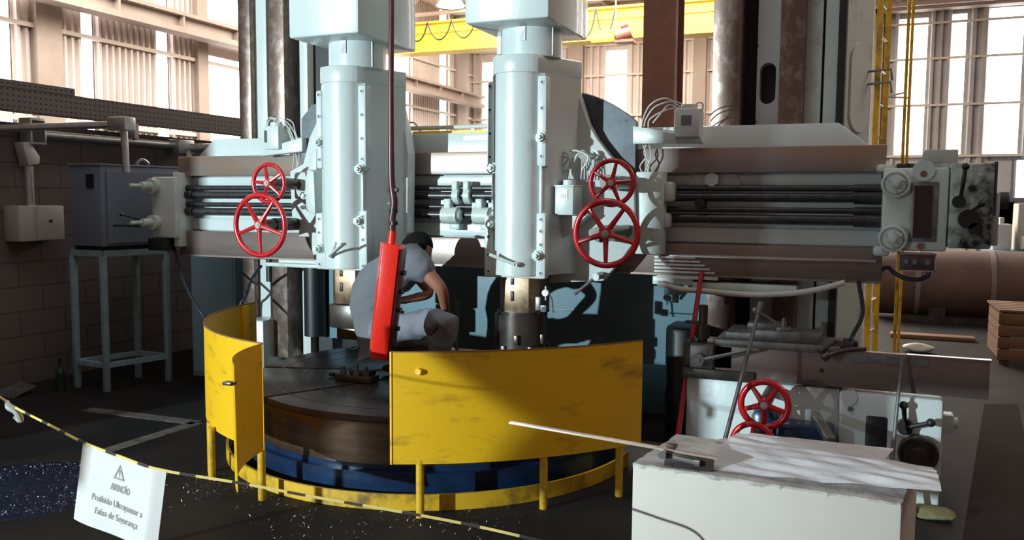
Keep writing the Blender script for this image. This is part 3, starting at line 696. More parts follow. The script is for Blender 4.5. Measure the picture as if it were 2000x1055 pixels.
f = MB(); f.tube([(2.605, -.18, 1.61), (2.612, -.23, 1.70), (2.618, -.25, 1.79)], .010, 8); f.sph((2.618, -.25, 1.79), .019); f.cyl((2.60, -.17, 1.61), (2.60, -.21, 1.61), .032); f.build('gear_lever', 'black', gb)
f = MB(); f.sph((2.705, -.2, 1.60), .018); f.tube([(2.66, -.17, 1.56), (2.705, -.2, 1.60)], .007); f.sph((2.63, -.19, 1.40), .018)
f.cyl((2.65, -.16, 1.52), (2.65, -.185, 1.52), .05); f.cyl((2.68, -.16, 1.47), (2.68, -.185, 1.47), .03); f.cyl((2.66, -.16, 1.68), (2.66, -.185, 1.68), .017); f.build('selector_knob', 'black', gb)
f = MB(); f.box(2.765, 2.78, -.12, -.05, 1.54, 1.82); f.cyl((2.78, .0, 1.62), (2.85, .0, 1.62), .045); f.build('side_bar', 'dark', gb)
# push button box below
f = MB(); f.box(2.33, 2.50, -.22, -.10, 1.245, 1.335, .004); cb = f.build('push_button_box', mat('button_box_dark', (.06, .035, .045), .4), t)
f = MB(); f.box(2.325, 2.505, -.224, -.215, 1.331, 1.337); f.box(2.325, 2.331, -.224, -.215, 1.24, 1.337); f.box(2.325, 2.505, -.224, -.215, 1.24, 1.246); f.box(2.499, 2.505, -.224, -.215, 1.24, 1.337)
f.build('bezel', 'bright', cb)
for x, r in ((2.363, .012), (2.404, .012), (2.466, .016)):
    f = MB(); f.torus((x, -.222, 1.29), r, .0025, seg=24, rs=6); f.cyl((x, -.22, 1.29), (x, -.232, 1.29), r*.8); f.build('push_button', 'dull', cb)
f = MB(); f.tube([(2.48, -.15, 1.245), (2.47, -.15, 1.21), (2.42, -.15, 1.19), (2.36, -.13, 1.195), (2.31, -.1, 1.22), (2.27, 0, 1.24), (2.2, .05, 1.17)], .012, 8); f.build('control_cable', 'cable', t)
# stop clamps and limit drums on the screws between the heads
def px3(px, py, y): q = S(px, py, y); return q.x, q.z
for px in (889, 911):
    x, z = px3(px, 388, -.02)
    f = MB(); f.cyl((x-.022, .02, 1.63), (x+.022, .02, 1.63), .058, seg=28); f.box(x-.025, x+.018, -.03, .03, 1.66, 1.73, .008); f.build('stop_clamp', 'paint2', t)
for px, py in ((880, 427), (942, 428)):
    x, z = px3(px, py, -.05)
    f = MB(); f.cyl((x-.07, -.02, 1.497), (x+.045, -.02, 1.497), .057, seg=28); f.cyl((x+.045, -.02, 1.497), (x+.065, -.02, 1.497), .047, .03, seg=28)
    f.box(x-.055, x-.005, -.05, .04, 1.54, 1.61, .008); f.box(x-.04, x+.04, .0, .09, 1.40, 1.44, .004); f.build('limit_drum', 'paint2', t)
f = MB()
for k in range(3): f.box(-.30+k*.12, -.20+k*.12, .0, .09, 1.535, 1.585, .004)
f.build('cam_block', 'paint', t)
# parts under the rail
q = S(458, 506, -.05); f = MB(); f.box(-1.98, -1.28, -.06, .25, 1.098, 1.125, .004); f.box(-1.9, -1.5, 0, .2, 1.12, 1.15); f.build('lower_shelf', 'paint2', t)
f = MB(); f.box(1.20, 1.80, -.02, .2, 1.06, 1.115, .004); f.box(.95, 1.2, -.02, .2, 1.09, 1.14, .004); f.build('lower_guide', 'paint2', t)
f = MB(); f.tube([S(1285, 553, -.06), S(1330, 565, -.06), S(1372, 568, -.06), S(1450, 575, -.06), S(1530, 574, -.06), S(1590, 567, -.06), S(1650, 552, -.04)], .017, 10)
f.build('oil_hose', 'whitehose', t)
f = MB(); f.box(1.03, 1.13, -.05, .05, 1.03, 1.10, .004); f.cyl((1.09, 0, .98), (1.09, 0, 1.03), .022); f.build('hose_connector', 'plate', t)

f = MB(); f.tube([S(338, 480, -.02), S(348, 510, -.05), S(362, 555, -.2), S(385, 600, -.3), S(402, 625, -.3), S(430, 690, -.2), (-2.2, .1, .02)], .011, 8); f.build('control_cable', 'cable', t)
f = MB(); f.tube([S(510, 520, .1), S(492, 545, .2), S(480, 580, .3), S(468, 610, .3), (-2.5, .25, .02)], .011, 8); f.build('control_cable', 'cable', t)
# ---- handwheels
def handwheel(parent, c, R, r, tilt=0.0, cap='wbox', hubr=.032, rot=0.0, shaft=0.3, boss=0.045):
    cx, cy, cz = c
    f = MB(); r *= 1.12; f.torus(c, R-r, r, seg=56, rs=12)
    for k in range(5):
        a = 2*PI*k/5+rot
        p0 = Vector((cx+hubr*.7*math.cos(a), cy-.008, cz+hubr*.7*math.sin(a))); p1 = Vector((cx+(R-r)*math.cos(a), cy, cz+(R-r)*math.sin(a)))
        f.cyl(p0, p1, r*.95, r*.62, seg=10)
    f.cyl((cx, cy+boss, cz), (cx, cy-.018, cz), hubr*.9, seg=28); f.cyl((cx, cy-.018, cz), (cx, cy-.024, cz), hubr*.9, hubr*.75, seg=28)
    w_ = f.build('hand_wheel', 'red', parent)
    f = MB(); f.cyl((cx, cy-.023, cz), (cx, cy-.029, cz), hubr*.52, seg=24); f.hexb((cx, cy-.029, cz), (cx, cy-.033, cz), hubr*.25); tag(f.build('hub_cap', cap, w_), 'pale metal hub cap')
    f = MB(); f.cyl((cx, cy+boss-.005, cz), (cx, cy+shaft, cz), hubr*.95, seg=24); f.build('wheel_shaft', 'darksteel', parent)

# ---- the two tool heads
def head(cx, name, label):
    t = thing(name, (cx, -.2, 1.7), label, 'machine head')
    ZB, ZT = 1.135, 2.345
    def arcpts(hw, y0, bulge, n=14):
        P = []
        for i in range(n+1):
            u = -1+2*i/n; P.append((cx+hw*u, y0-bulge*math.sqrt(max(0, 1-u*u*.97))))
        return P
    f = MB()
    foot = [(cx-.17, -.15), (cx-.17, -.46)] + arcpts(.14, -.46, .11) + [(cx+.17, -.46), (cx+.29, -.15)]
    f.prism(foot, 'z', ZB+.02, ZT)
    f.build('ram_housing', 'paint', t)
    # front flanges with rounded corners and their screws
    def flange(x0, x1, z0, z1, y0=-.495):
        m = MB(); m.box(x0, x1, y0, -.42, z0, z1, .014); return m
    for (x0, x1, z0, z1, zs) in ((cx-.192, cx-.145, 1.80, 2.31, (2.28, 2.14, 2.0, 1.86)), (cx+.132, cx+.192, 1.80, 2.33, (2.29, 2.14, 1.99, 1.86)),
                             (cx-.205, cx-.145, ZB, 1.51, (1.47, 1.38, 1.27, 1.17)), (cx+.132, cx+.195, ZB, 1.53, (1.49, 1.42, 1.34, 1.17))):
        m = flange(x0, x1, z0, z1); fl = m.build('side_flange', 'paint', t)
        h = MB()
        for z in zs: h.torus(((x0+x1)/2+.002, -.4965, z), .010, .003, seg=18, rs=6)
        h.build('screw_rings', 'paint2', fl)
        h = MB()
        for z in zs: h.cyl(((x0+x1)/2+.002, -.490, z), ((x0+x1)/2+.002, -.4975, z), .0075, seg=12)
        h.build('screw_heads', 'black', fl)
    f = MB(); f.prism([(cx-.19, ZB+.02), (cx-.17, ZB), (cx+.165, ZB), (cx+.186, ZB+.02), (cx+.186, 1.30), (cx-.19, 1.30)], 'y', -.49, -.44, .01); f.build('bottom_plate', 'paint', t)
    f = MB(); f.box(cx+.150, cx+.166, -.49, -.44, 1.5, 1.82, .003); f.build('edge_strip', 'paint', t)
    # collar, quill cylinder and top box
    f = MB(); f.prism([(cx-.18, -.15), (cx-.175, -.42)] + arcpts(.165, -.44, .13) + [(cx+.175, -.42), (cx+.295, -.15)], 'z', ZT, ZT+.105, .006); f.build('collar', 'paint', t)
    f = MB(); f.cyl((cx+.035, -.34, ZT+.1), (cx+.035, -.34, 2.72), .186, seg=56); f.build('quill_cylinder', 'paint', t)
    for b_ in ((cx+.03, cx+.07, -.529, -.50, 2.53, 2.63), (cx+.185, cx+.205, -.43, -.40, 2.45, 2.63), (cx-.21, cx-.18, -.3, -.26, 2.5, 2.63)):
        f = MB(); f.box(*b_); f.build('key_slot', 'dull', t)
    f = MB()
    pl = [(cx-.24, -.70), (cx+.275, -.70), (cx+.275, .02), (cx-.06, .02)]
    for i in range(1, 8):
        a = PI/2*i/8; pl.append((cx-.06-.18*math.sin(a), .02-.30*(1-math.cos(a))))
    pl.append((cx-.24, -.28))
    f.prism(pl, 'z', 2.61, 3.9, .015); f.build('motor_box', 'paint', t)
    # tool spindle
    f = MB(); f.prism([(cx-.135, -.40), (cx-.085, -.45), (cx+.075, -.45), (cx+.125, -.40), (cx+.125, -.22), (cx-.135, -.22)], 'z', .905, ZB+.03, .004); sp = f.build('spindle', 'spin', t)
    f = MB(); f.box(cx-.045, cx-.022, -.456, -.44, 1.09, 1.13, .004); f.box(cx-.045, cx-.022, -.456, -.44, .99, 1.05, .004); f.build('keyway', 'black', sp)
    return t
def nut(t, px, py, y=-.50, s=1.22):
    x, z = px3(px, py, y-.03)
    f = MB(); f.cyl((x, y+.04, z), (x, y-.005, z), .028*s, seg=28); f.hexb((x, y-.005, z), (x, y-.032, z), .021*s); f.cyl((x, y-.032, z), (x, y-.048, z), .011*s); f.build('adjusting_nut', 'paint2', t)

h2 = head(.222, 'ram_carriage', 'right white tool head of the two, with a dark toothed quadrant behind it')
h1 = head(-1.008, 'ram_carriage', 'left white tool head of the two, nearest the grey control cabinet')
for p in ((1053, 268), (957, 328), (955, 438), (1046, 500)): nut(h2, *p)
for p in ((617, 278), (698, 330), (696, 432), (617, 486)): nut(h1, *p)
h2['group'] = None; h1['group'] = None
del h2['group']; del h1['group']
# head 2: saddle, toothed quadrant, gear case
def P2(pts, y): return [(S(a, c, y).x, S(a, c, y).z) for a, c in pts]
f = MB(); f.prism(P2([(960, 180), (1128, 176), (1137, 205), (1148, 240), (1166, 272), (1192, 305), (1238, 345), (1240, 470), (1215, 505), (1178, 549), (1075, 553), (960, 540)], -.17), 'y', -.17, -.09, .006); f.build('saddle_plate', 'paint', h2)
f = MB(); x, z = px3(1185, 456, -.17); f.prism(P2([(1062, 420), (1150, 418), (1062, 500)], -.30), 'y', -.30, -.17, .004); f.build('gusset', 'paint', h2)
f = MB(); cc = S(1078, 425, -.05); R = .80; pts = [(cc.x-.05, 1.70), (cc.x-.05, 2.2)]
a0, a1 = math.radians(88), math.radians(47); nt_ = 46
for i in range(nt_*2+1):
    a = a0+(a1-a0)*i/(nt_*2); rr = R + (.008 if i % 2 else 0); pts.append((cc.x+rr*math.cos(a), cc.z+rr*math.sin(a)))
pts.append((cc.x+R*math.cos(a1)+.0, 1.55)); pts.append((cc.x+.3, 1.3))
f.prism(pts, 'y', -.075, -.015); qd = f.build('toothed_quadrant', 'dark', h2)
f = MB()
for p in ((1168, 200), (1222, 236)): x, z = px3(*p, -.08); f.cyl((x, -.077, z), (x, -.074, z), .008)
f.build('bolt_hole', 'black', qd)
f = MB(); f.box(.86, 1.03, -.13, -.02, 1.28, 1.78, .008); f.box(.98, 1.08, -.10, .02, 1.60, 1.72, .02); f.box(.98, 1.06, -.10, .02, 1.44, 1.53, .02); f.build('apron_case', 'paint2', h2)
f = MB(); x, z = px3(1161, 303, -.2); f.cyl((x, -.16, z), (x, -.22, z), .03, seg=28); f.hexb((x-.012, -.22, z), (x-.012, -.24, z), .022); f.build('adjusting_nut', 'paint', h2)
# electric meter box
x0, z0 = px3(1083, 420, -.40); x1, z1 = px3(1120, 361, -.40)
f = MB(); f.box(x0, x1, -.40, -.22, z0, z1, .008); f.cyl(((x0+x1)/2, -.31, z1), ((x0+x1)/2, -.31, z1+.03), .04); f.box(x0-.005, x1+.005, -.405, -.22, z1-.01, z1, .003); mbx = f.build('oiler_box', 'paint', h2)
f = MB(); f.box(x0+.025, x1-.035, -.405, -.399, z1-.085, z1-.03); f.build('window', 'glass', mbx)
f = MB(); f.box(x0+.035, x1-.045, -.408, -.404, z1-.08, z1-.05); f.build('gauge', 'dull', mbx)
f = MB()
for k, (a, c) in enumerate(((1087, 298), (1087, 306), (1112, 295))):
    x, z = px3(a, c, -.30); f.tube([(x, -.3, z), (x+.05, -.3, z+.0), (x+.075+.02*k, -.3, z-.03), (x+.05+.03*k, -.3, z-.07), (x+.0+.04*k, -.3, z-.075-.02*k)], .006, 6)
x, z = px3(1108, 350, -.3)
for k in range(5): f.tube([(x+.01*k, -.3, z), (x+.005*k, -.29, z+.06), (x+.03+.012*k, -.28, z+.13+.01*k), (x+.08+.012*k, -.27, z+.12), (x+.07+.022*k, -.25, z+.0)], .0045, 6)
f.build('oil_tubes', 'tube', h2)
# lever with hub, locking handles
xa, za = px3(1166, 540, -.27); xb, zb = px3(1122, 575, -.34)
f = MB(); f.cyl((xa, -.17, za), (xa, -.30, za), .022, seg=20); f.tube([(xa, -.28, za), (xb, -.34, zb)], .010, 10, smooth=False); f.build('clamp_lever', 'dull', h2)
xa, za = px3(1008, 517, -.6); xb, zb = px3(956, 497, -.62)
f = MB(); f.cyl((xa, -.52, za), (xa-.008, -.60, za), .015); f.cyl((xa-.008, -.60, za), (xb, -.62, zb), .010); f.build('locking_handle', 'paint2', h2)
xa, za = px3(642, 500, -.6); xb, zb = px3(668, 476, -.66); xc, zc_ = px3(660, 474, -.60)
f = MB(); f.cyl((xa, -.52, za), (xa, -.60, za), .015); f.cyl((xa, -.60, za), (xb, -.66, zb), .008); f.cyl((xa, -.58, za), (xc, -.62, zc_), .008); f.build('locking_handle', 'paint2', h1)
handwheel(h2, (S(1195, 357, -.55).x, -.55, S(1195, 357, -.55).z), .138, .0125, hubr=.034, rot=1.35, shaft=.42, cap='bright')
handwheel(h2, (S(1184, 456, -.60).x, -.60, S(1184, 456, -.60).z), .197, .0155, hubr=.040, rot=-PI/2, shaft=.47)
f = MB(); x, z = px3(1184, 456, -.3); f.cyl((x, -.17, z), (x, -.42, z), .05); f.cyl((x-.09, -.17, z), (x-.09, -.27, z), .03); x, z = px3(1195, 357, -.3); f.cyl((x, -.17, z), (x, -.40, z), .045); f.build('wheel_bearing', 'darksteel', h2)
# tool clamp head below the right spindle
t_ = h2
f = MB(); f.cyl((.205, -.34, .62), (.205, -.34, .905), .165, seg=12); f.cyl((.205, -.34, .905), (.205, -.34, .925), .150, seg=32)
for k in range(12):
    a = 2*PI*k/12+.2; f.box(.205+.165*math.cos(a)-.014, .205+.165*math.cos(a)+.014, -.34+.165*math.sin(a)-.014, -.34+.165*math.sin(a)+.014, .66+.07*(k % 2), .72+.07*(k % 2), .003)
f.build('tool_clamp', 'darksteel', h2)
f = MB(); f.box(-1.15, -.91, -.44, -.24, .74, .90, .01); f.box(-1.12, -.94, -.40, -.28, .66, .74, .01); f.build('tool_clamp', 'darksteel', h1)
# head 1 saddle etc.
f = MB(); f.prism(P2([(635, 200), (745, 170), (778, 205), (792, 262), (797, 300), (795, 455), (735, 528), (616, 520), (598, 440), (570, 425), (566, 335), (592, 320), (604, 270)], -.17), 'y', -.17, -.07, .006); f.build('saddle_plate', 'paint', h1)
f = MB(); f.prism(P2([(645, 200), (745, 185), (775, 216), (797, 250), (797, 300), (700, 420), (590, 345), (592, 232), (612, 205)], -.05), 'y', -.066, -.02); f.build('rear_quadrant', 'dark', h1)
f = MB(); f.prism(P2([(600, 330), (613, 335), (616, 420), (598, 412), (594, 360)], -.36), 'y', -.36, -.17, .008)
f.prism(P2([(604, 300), (618, 290), (618, 350), (598, 360)], -.30), 'y', -.30, -.17, .008); f.build('side_cover', 'paint2', h1)
f = MB()
for p, r in (((592, 382), .026), ((591, 405), .014)): x, z = px3(*p, -.36); f.cyl((x, -.17, z), (x, -.36, z), r); f.hexb((x, -.36, z), (x, -.375, z), r*.7)
f.build('adjusting_nut', 'paint', h1)
c1 = S(525, 358, -.50); c2 = S(508, 440, -.54)
f = MB()
f.box(c1.x-.02, c1.x+.24, -.20, -.03, 1.60, 1.79, .01); f.box(c2.x+.03, c2.x+.28, -.16, -.03, 1.33, 1.60, .01); f.cyl((c1.x+.13, -.1, 1.70), (c1.x+.22, -.1, 1.70), .07)
f.build('apron_case', 'paint2', h1)
f = MB(); f.cyl((c1.x, -.03, c1.z), (c1.x, -.36, c1.z), .04); f.build('wheel_bearing', 'darksteel', h1)
f = MB(); f.cyl((c2.x, -.03, c2.z), (c2.x, -.4, c2.z), .045); f.build('wheel_bearing', 'darksteel', h1)
handwheel(h1, (c1.x, -.50, c1.z), .142, .013, hubr=.034, rot=.55, shaft=.3)
handwheel(h1, (c2.x, -.54, c2.z), .222, .016, hubr=.040, rot=.95, shaft=.3)
# oil pump units on brackets
def oiler(t, bx, y, pts_br, box, label_side, tubes, plate=True):
    f = MB(); f.prism(P2(pts_br, y), 'y', y, y+.07, .004); br_ = f.build('pump_bracket', 'paint', t)
    (xa, za), (xb, zb) = box
    a = S(xa, za, y-.02); c = S(xb, zb, y-.02)
    f = MB(); f.box(a.x, c.x, y-.03, y+.12, c.z, a.z, .012); f.cyl(((a.x+c.x)/2, y+.04, a.z), ((a.x+c.x)/2, y+.04, a.z+.025), (c.x-a.x)*.33)
    pm = f.build('oil_pump', 'paint', t)
    w_ = c.x-a.x; h_ = a.z-c.z
    if plate:
        f = MB(); f.box(a.x+w_*.28, a.x+w_*.68, y-.034, y-.028, c.z+h_*.42, c.z+h_*.75); f.build('nameplate', 'dull', pm)
    else:
        f = MB(); f.box(a.x+w_*.1, a.x+w_*.25, y-.034, y-.028, c.z+h_*.3, c.z+h_*.8); f.build('sight_glass', 'black', pm)
    f = MB()
    for tb in tubes:
        f.tube([S(p[0], p[1], y+.02+.012*i) for i, p in enumerate(tb)], .0045, 6)
    f.build('oil_tubes', 'tube', t)
oiler(h2, 0, -.12, [(1236, 246), (1370, 268), (1372, 279), (1236, 281)], ((1318, 212), (1366, 268)), 'r',
      [[(1330, 210), (1300, 192), (1270, 205), (1255, 235), (1254, 246)], [(1340, 208), (1315, 198), (1280, 208), (1262, 232), (1258, 247)], [(1335, 210), (1300, 215), (1270, 232), (1266, 248)],
       [(1355, 208), (1365, 200), (1373, 205), (1370, 218), (1362, 222)], [(1325, 212), (1306, 205), (1292, 220), (1275, 240)],
       [(1256, 283), (1262, 305), (1250, 325), (1258, 342)], [(1262, 283), (1258, 300), (1268, 320), (1262, 342)], [(1268, 283), (1272, 305), (1262, 330), (1255, 345)]])
oiler(h1, 0, -.12, [(509, 292), (590, 268), (590, 296), (509, 305)], ((515, 246), (546, 292)), 'l',
      [[(522, 246), (530, 232), (555, 245), (572, 275), (580, 310), (578, 340)], [(530, 246), (545, 230), (570, 250), (584, 290), (583, 330)], [(538, 246), (552, 238), (570, 262), (578, 300), (586, 344)],
       [(560, 232), (572, 240), (578, 262), (590, 290)], [(520, 246), (525, 230), (545, 236), (566, 262), (574, 300), (572, 330)]], plate=False)
# dial gauge clamped beside the right spindle
x, z = px3(1066, 572, -.45)
t = thing('dial_gauge', (x, -.45, z), 'small round dial gauge with holder beside the right spindle', 'gauge')
f = MB(); f.cyl((x, -.44, z), (x, -.465, z), .020, seg=28); f.cyl((x, -.452, z-.02), (x, -.452, z-.045), .004); f.cyl((x, -.452, z+.02), (x, -.452, z+.04), .005); f.build('dial', 'glass', t)
f = MB(); a = S(1060, 603, -.45); c = S(1120, 606, -.45); f.box(a.x-.012, a.x+.024, -.46, -.43, a.z-.02, a.z+.022, .003); f.cyl((a.x+.04, -.44, a.z), (c.x, -.44, c.z), .004)
f.tube([(x+.015, -.44, z-.01), (x+.035, -.44, z-.04), (a.x+.06, -.44, a.z-.005), (a.x+.07, -.44, a.z-.02)], .006, 6); f.box(a.x-.045, a.x-.012, -.46, -.42, a.z-.012, a.z+.07, .003)
f.build('holder', 'dull', t)
f = MB(); f.box(a.x-.004, a.x+.016, -.463, -.459, a.z-.012, a.z+.014); f.build('magnet_window', 'black', t)

# ================================================================== ROTARY TABLE, KICK RING, GUARDS
t = thing('rotary_table', (RC[0], RC[1], 0), 'large round dark steel turntable with radial slots inside the yellow guard', 'turntable')
f = MB(); f.cyl((RC[0], RC[1], 0), (RC[0], RC[1], .19), 1.20, seg=96); f.arc(RC, 1.20, 1.235, 0, 360, .0, .16, 96); f.build('base_drum', 'base', t)
f = MB(); f.cyl((RC[0], RC[1], .19), (RC[0], RC[1], .415), 1.195, seg=128); f.build('table_rim', 'tabside', t)
f = MB(); NS = 8; sw = .019
for k in range(NS):
    a0 = 2*PI*k/NS + .30; a1 = 2*PI*(k+1)/NS + .30
    R0, R1 = .12, 1.195; P = []
    for i in range(17):
        e = math.asin(sw/R1); a = a0+e+(a1-a0-2*e)*i/16; P.append((RC[0]+R1*math.cos(a), RC[1]+R1*math.sin(a)))
    for i in range(5):
        e = math.asin(sw/R0); a = a1-e-(a1-a0-2*e)*i/4; P.append((RC[0]+R0*math.cos(a), RC[1]+R0*math.sin(a)))
    f.prism(P, 'z', .415, .455, .003)
f.cyl((RC[0], RC[1], .415), (RC[0], RC[1], .450), .10, seg=32)
f.build('table_top', 'table', t)
f = MB()
for r in (.35, .6, .85, 1.05): f.arc(RC, r, r+.006, 0, 360, .4545, .4562, 96)
f.build('turned_rings', 'darksteel', t)
f = MB(); f.arc(RC, 1.325, 1.34, -178, -2, 0, .085, 80)
kick = solo(f, 'kick_plate', 'yellowk', 'low dirty yellow ring strip on the floor round the turntable base', 'kick plate', (RC[0], RC[1]-1.3, 0))
# guards
t = thing('splash_guard', (-1.6, -1.0, 0), 'tall curved yellow splash guard on the left of the turntable', 'splash guard')
LC = (-.46, -.21)
f = MB(); f.arc((-.44, -.20), 1.472, 1.476, -178, -101, .28, .85, 48); gp = f.build('panel', 'yellow', t)
f = MB(); f.arc((-.44, -.20), 1.470, 1.479, -178, -101, .846, .852, 48); f.build('rim', mat('chipped_brown_edge', (.22, .12, .05), .6), gp)
f = MB(); a = math.radians(-172); f.box(-.44+1.465*math.cos(a)-.01, -.44+1.465*math.cos(a)+.025, -.20+1.465*math.sin(a)-.02, -.20+1.465*math.sin(a)+.02, .28, .845, .005); f.build('rear_bar', 'yellow', t)
def posts(t, pts, r=.021):
    for (x, y) in pts:
        m = MB(); m.cyl((x, y, 0), (x, y, .30), r, seg=16); m.build('post', 'yellowk', t)
posts(t, [(-1.335, -1.37), (-1.24, -1.47), (-.76, -1.625), (-1.9, -.35)])
f = MB()
hx, hy = -.725, -1.655; ex, ey = -.415, -2.215
ang = math.atan2(ey-hy, ex-hx); L = math.hypot(ex-hx, ey-hy); nx, ny = math.sin(ang), -math.cos(ang)
P = []; Q = []
for i in range(21):
    u = i/20; s_ = 4*u*(1-u)*.055
    x = hx+(ex-hx)*u+nx*s_; y = hy+(ey-hy)*u+ny*s_; tl = -.03*u
    P.append((x, y)); Q.append((x-nx*.004, y-ny*.004))
f.prism(P+Q[::-1], 'z', .28, .85)
for v in f.bm.verts:
    u = math.hypot(v.co.x-hx, v.co.y-hy)/L
    if v.co.z > .5: v.co.x -= .06*u; v.co.y += .06*u
dr = f.build('door', 'yellow', t)
f = MB(); f.box(ex-.10, ex-.05, ey+.03, ey+.07, .755, .77, .003); f.build('latch', 'darksteel', dr)
# front guard
t = thing('splash_guard', (.5, -1.3, 0), 'curved yellow splash guard in front of the right tool spindle', 'splash guard')
gpts = [(.012, -1.585), (.15, -1.525), (.41, -1.378), (.652, -1.169), (.848, -.975), (1.065, -.705)]
def smooth(pts, n=8):
    out = []; V = [Vector((*p, 0)) for p in pts]
    for i in range(len(V)-1):
        p0, p1, p2, p3 = V[max(i-1, 0)], V[i], V[i+1], V[min(i+2, len(V)-1)]
        for k in range(n):
            s_ = k/n; out.append(0.5*((2*p1)+(p2-p0)*s_+(2*p0-5*p1+4*p2-p3)*s_*s_+(3*p1-p0-3*p2+p3)*s_**3))
    out.append(V[-1]); return out
# fit a true circle through the ends and the middle
def circ3(a, b_, c_):
    ax, ay, bx, by, cx_, cy_ = *a, *b_, *c_
    d = 2*(ax*(by-cy_)+bx*(cy_-ay)+cx_*(ay-by))
    ux = ((ax*ax+ay*ay)*(by-cy_)+(bx*bx+by*by)*(cy_-ay)+(cx_*cx_+cy_*cy_)*(ay-by))/d
    uy = ((ax*ax+ay*ay)*(cx_-bx)+(bx*bx+by*by)*(ax-cx_)+(cx_*cx_+cy_*cy_)*(bx-ax))/d
    return ux, uy, math.hypot(ax-ux, ay-uy)
gx, gy, gr = circ3(gpts[0], (.53, -1.285), gpts[-1])
ga0 = math.degrees(math.atan2(gpts[0][1]-gy, gpts[0][0]-gx)); ga1 = math.degrees(math.atan2(gpts[-1][1]-gy, gpts[-1][0]-gx))
f = MB(); f.arc((gx, gy), gr-.004, gr, ga0, ga1, .28, .85, 48); gp = f.build('panel', 'yellow', t)
f = MB(); f.arc((gx, gy), gr-.006, gr+.002, ga0, ga1, .847, .852, 48); f.build('rim', M['wood'], gp)
f = MB(); f.box(gpts[0][0]-.006, gpts[0][0]+.004, gpts[0][1]-.004, gpts[0][1]+.02, .28, .85); x, z = px3(818, 726, -1.535); f.hexb((x, -1.51, z), (x, -1.545, z), .017); f.build('bolt', 'yellow', gp)
posts(t, [(.133, -1.51), (.66, -1.145), (.97, -.80)])

# clamping jaws and swarf on the table
def tabpt(px, py, z=.456): return at(px, py, 2, z)
q = tabpt(700, 745)
t = thing('tool_clamp', (q.x, q.y, .456), 'dark clamping jaw with bolts lying on the turntable', 'clamp')
f = MB(); f.box(q.x-.14, q.x+.12, q.y-.05, q.y+.06, .456, .50, .008); f.box(q.x-.05, q.x+.10, q.y-.03, q.y+.05, .50, .53, .006); f.build('jaw', 'darksteel', t)
for dx, h in ((-.1, .05), (.0, .075), (.07, .06)):
    f = MB(); f.cyl((q.x+dx, q.y-.02, .50), (q.x+dx, q.y-.02, .50+h), .012); f.hexb((q.x+dx, q.y-.02, .50), (q.x+dx, q.y-.02, .52), .022); f.build('bolt', 'dull', t)
q = tabpt(668, 738)
f = MB(); f.box(q.x-.05, q.x+.09, q.y-.02, q.y+.03, .456, .485, .005); f.cyl((q.x-.06, q.y, .472), (q.x-.09, q.y, .472), .014)
solo(f, 'packing_block', 'darksteel', 'small dark steel block on the turntable left of the clamping jaw', 'block', (q.x, q.y, .456))
q = tabpt(893, 702)
f = MB(); f.hexb((q.x, q.y, .456), (q.x, q.y, .50), .02); f.cyl((q.x, q.y, .50), (q.x, q.y, .85), .012); f.hexb((q.x, q.y, .85), (q.x, q.y, .89), .02)
solo(f, 'clamp_stud', 'dull', 'upright threaded stud standing just behind the front yellow guard', 'stud', (q.x, q.y, .456))
q = S(745, 712, -1.0)
f = MB(); f.box(q.x-.09, q.x+.06, -1.02, -1.0, q.z-.255+.0, q.z-.25); 

# ================================================================== SIDE HEAD at the right upright
t = thing('side_head', (1.8, -.2, .4), 'grey side tool head with a long steel ram on the right upright', 'side head')
f = MB(); f.prism([(1.24, 0.0), (1.24, .60), (2.06, .60), (2.06, .0)], 'y', -.36, .40, .01); f.build('saddle', 'paint', t)
f = MB(); f.box(1.22, 1.62, -.40, .40, .60, .66, .006); f.box(1.22, 1.50, -.38, -.1, .66, .80, .01); f.build('upper_slide', 'darksteel', t)
f = MB(); f.box(1.40, 2.76, -.38, -.33, .615, .815, .004); f.box(1.40, 2.10, -.335, -.06, .62, .81, .004); rm = f.build('ram', 'lowway', t)
f = MB(); f.box(2.38, 2.765, -.39, -.35, .812, .819); f.build('edge_highlight', 'bright', rm)  # bright strip stands for light falling on the ram's top
f = MB(); f.box(2.10, 2.48, -.386, -.38, .765, .80); f.build('ram_rail', 'dull', rm)
f = MB(); f.cyl((1.965, -.381, .70), (1.965, -.39, .70), .01); f.build('plug_hole', 'black', rm)
f = MB(); f.box(1.40, 2.06, -.40, -.05, .795, .835, .006); f.box(1.45, 1.95, -.36, -.05, .835, .875, .006); f.box(1.60, 1.95, -.37, -.30, .85, .895, .004); f.box(1.55, 1.75, -.2, -.05, .875, .91, .005); tp = f.build('top_plate', 'dull', t)
f = MB(); x, z = px3(1530, 655, -.33); f.box(x-.035, x+.035, -.36, -.29, .893, .915, .003); f.cyl((x, -.33, .91), (x, -.33, .945), .016); f.cyl((x, -.33, .945), (x, -.33, .965), .009)
f.tube([(x-.02, -.33, .925), (x-.12, -.34, .985), (x-.15, -.34, .998)], .0055, 8); f.sph((x-.155, -.34, 1.0), .018); f.build('clamp_handle', 'dull', t)
f = MB(); x, z = px3(1373, 640, -.30); f.cyl((x, -.30, .80), (x, -.30, 1.01), .026, seg=20); f.cyl((x, -.30, .82), (x, -.30, .90), .04, seg=20); f.box(x-.10, x-.02, -.32, -.28, .90, .915); f.build('tool_post', 'darksteel', t)
f = MB(); f.box(1.27, 1.40, -.45, -.38, .67, .80, .008); f.cyl((1.30, -.45, .70), (1.30, -.46, .70), .01); f.cyl((1.36, -.45, .76), (1.36, -.46, .76), .01); f.build('tool_holder', 'dull', t)
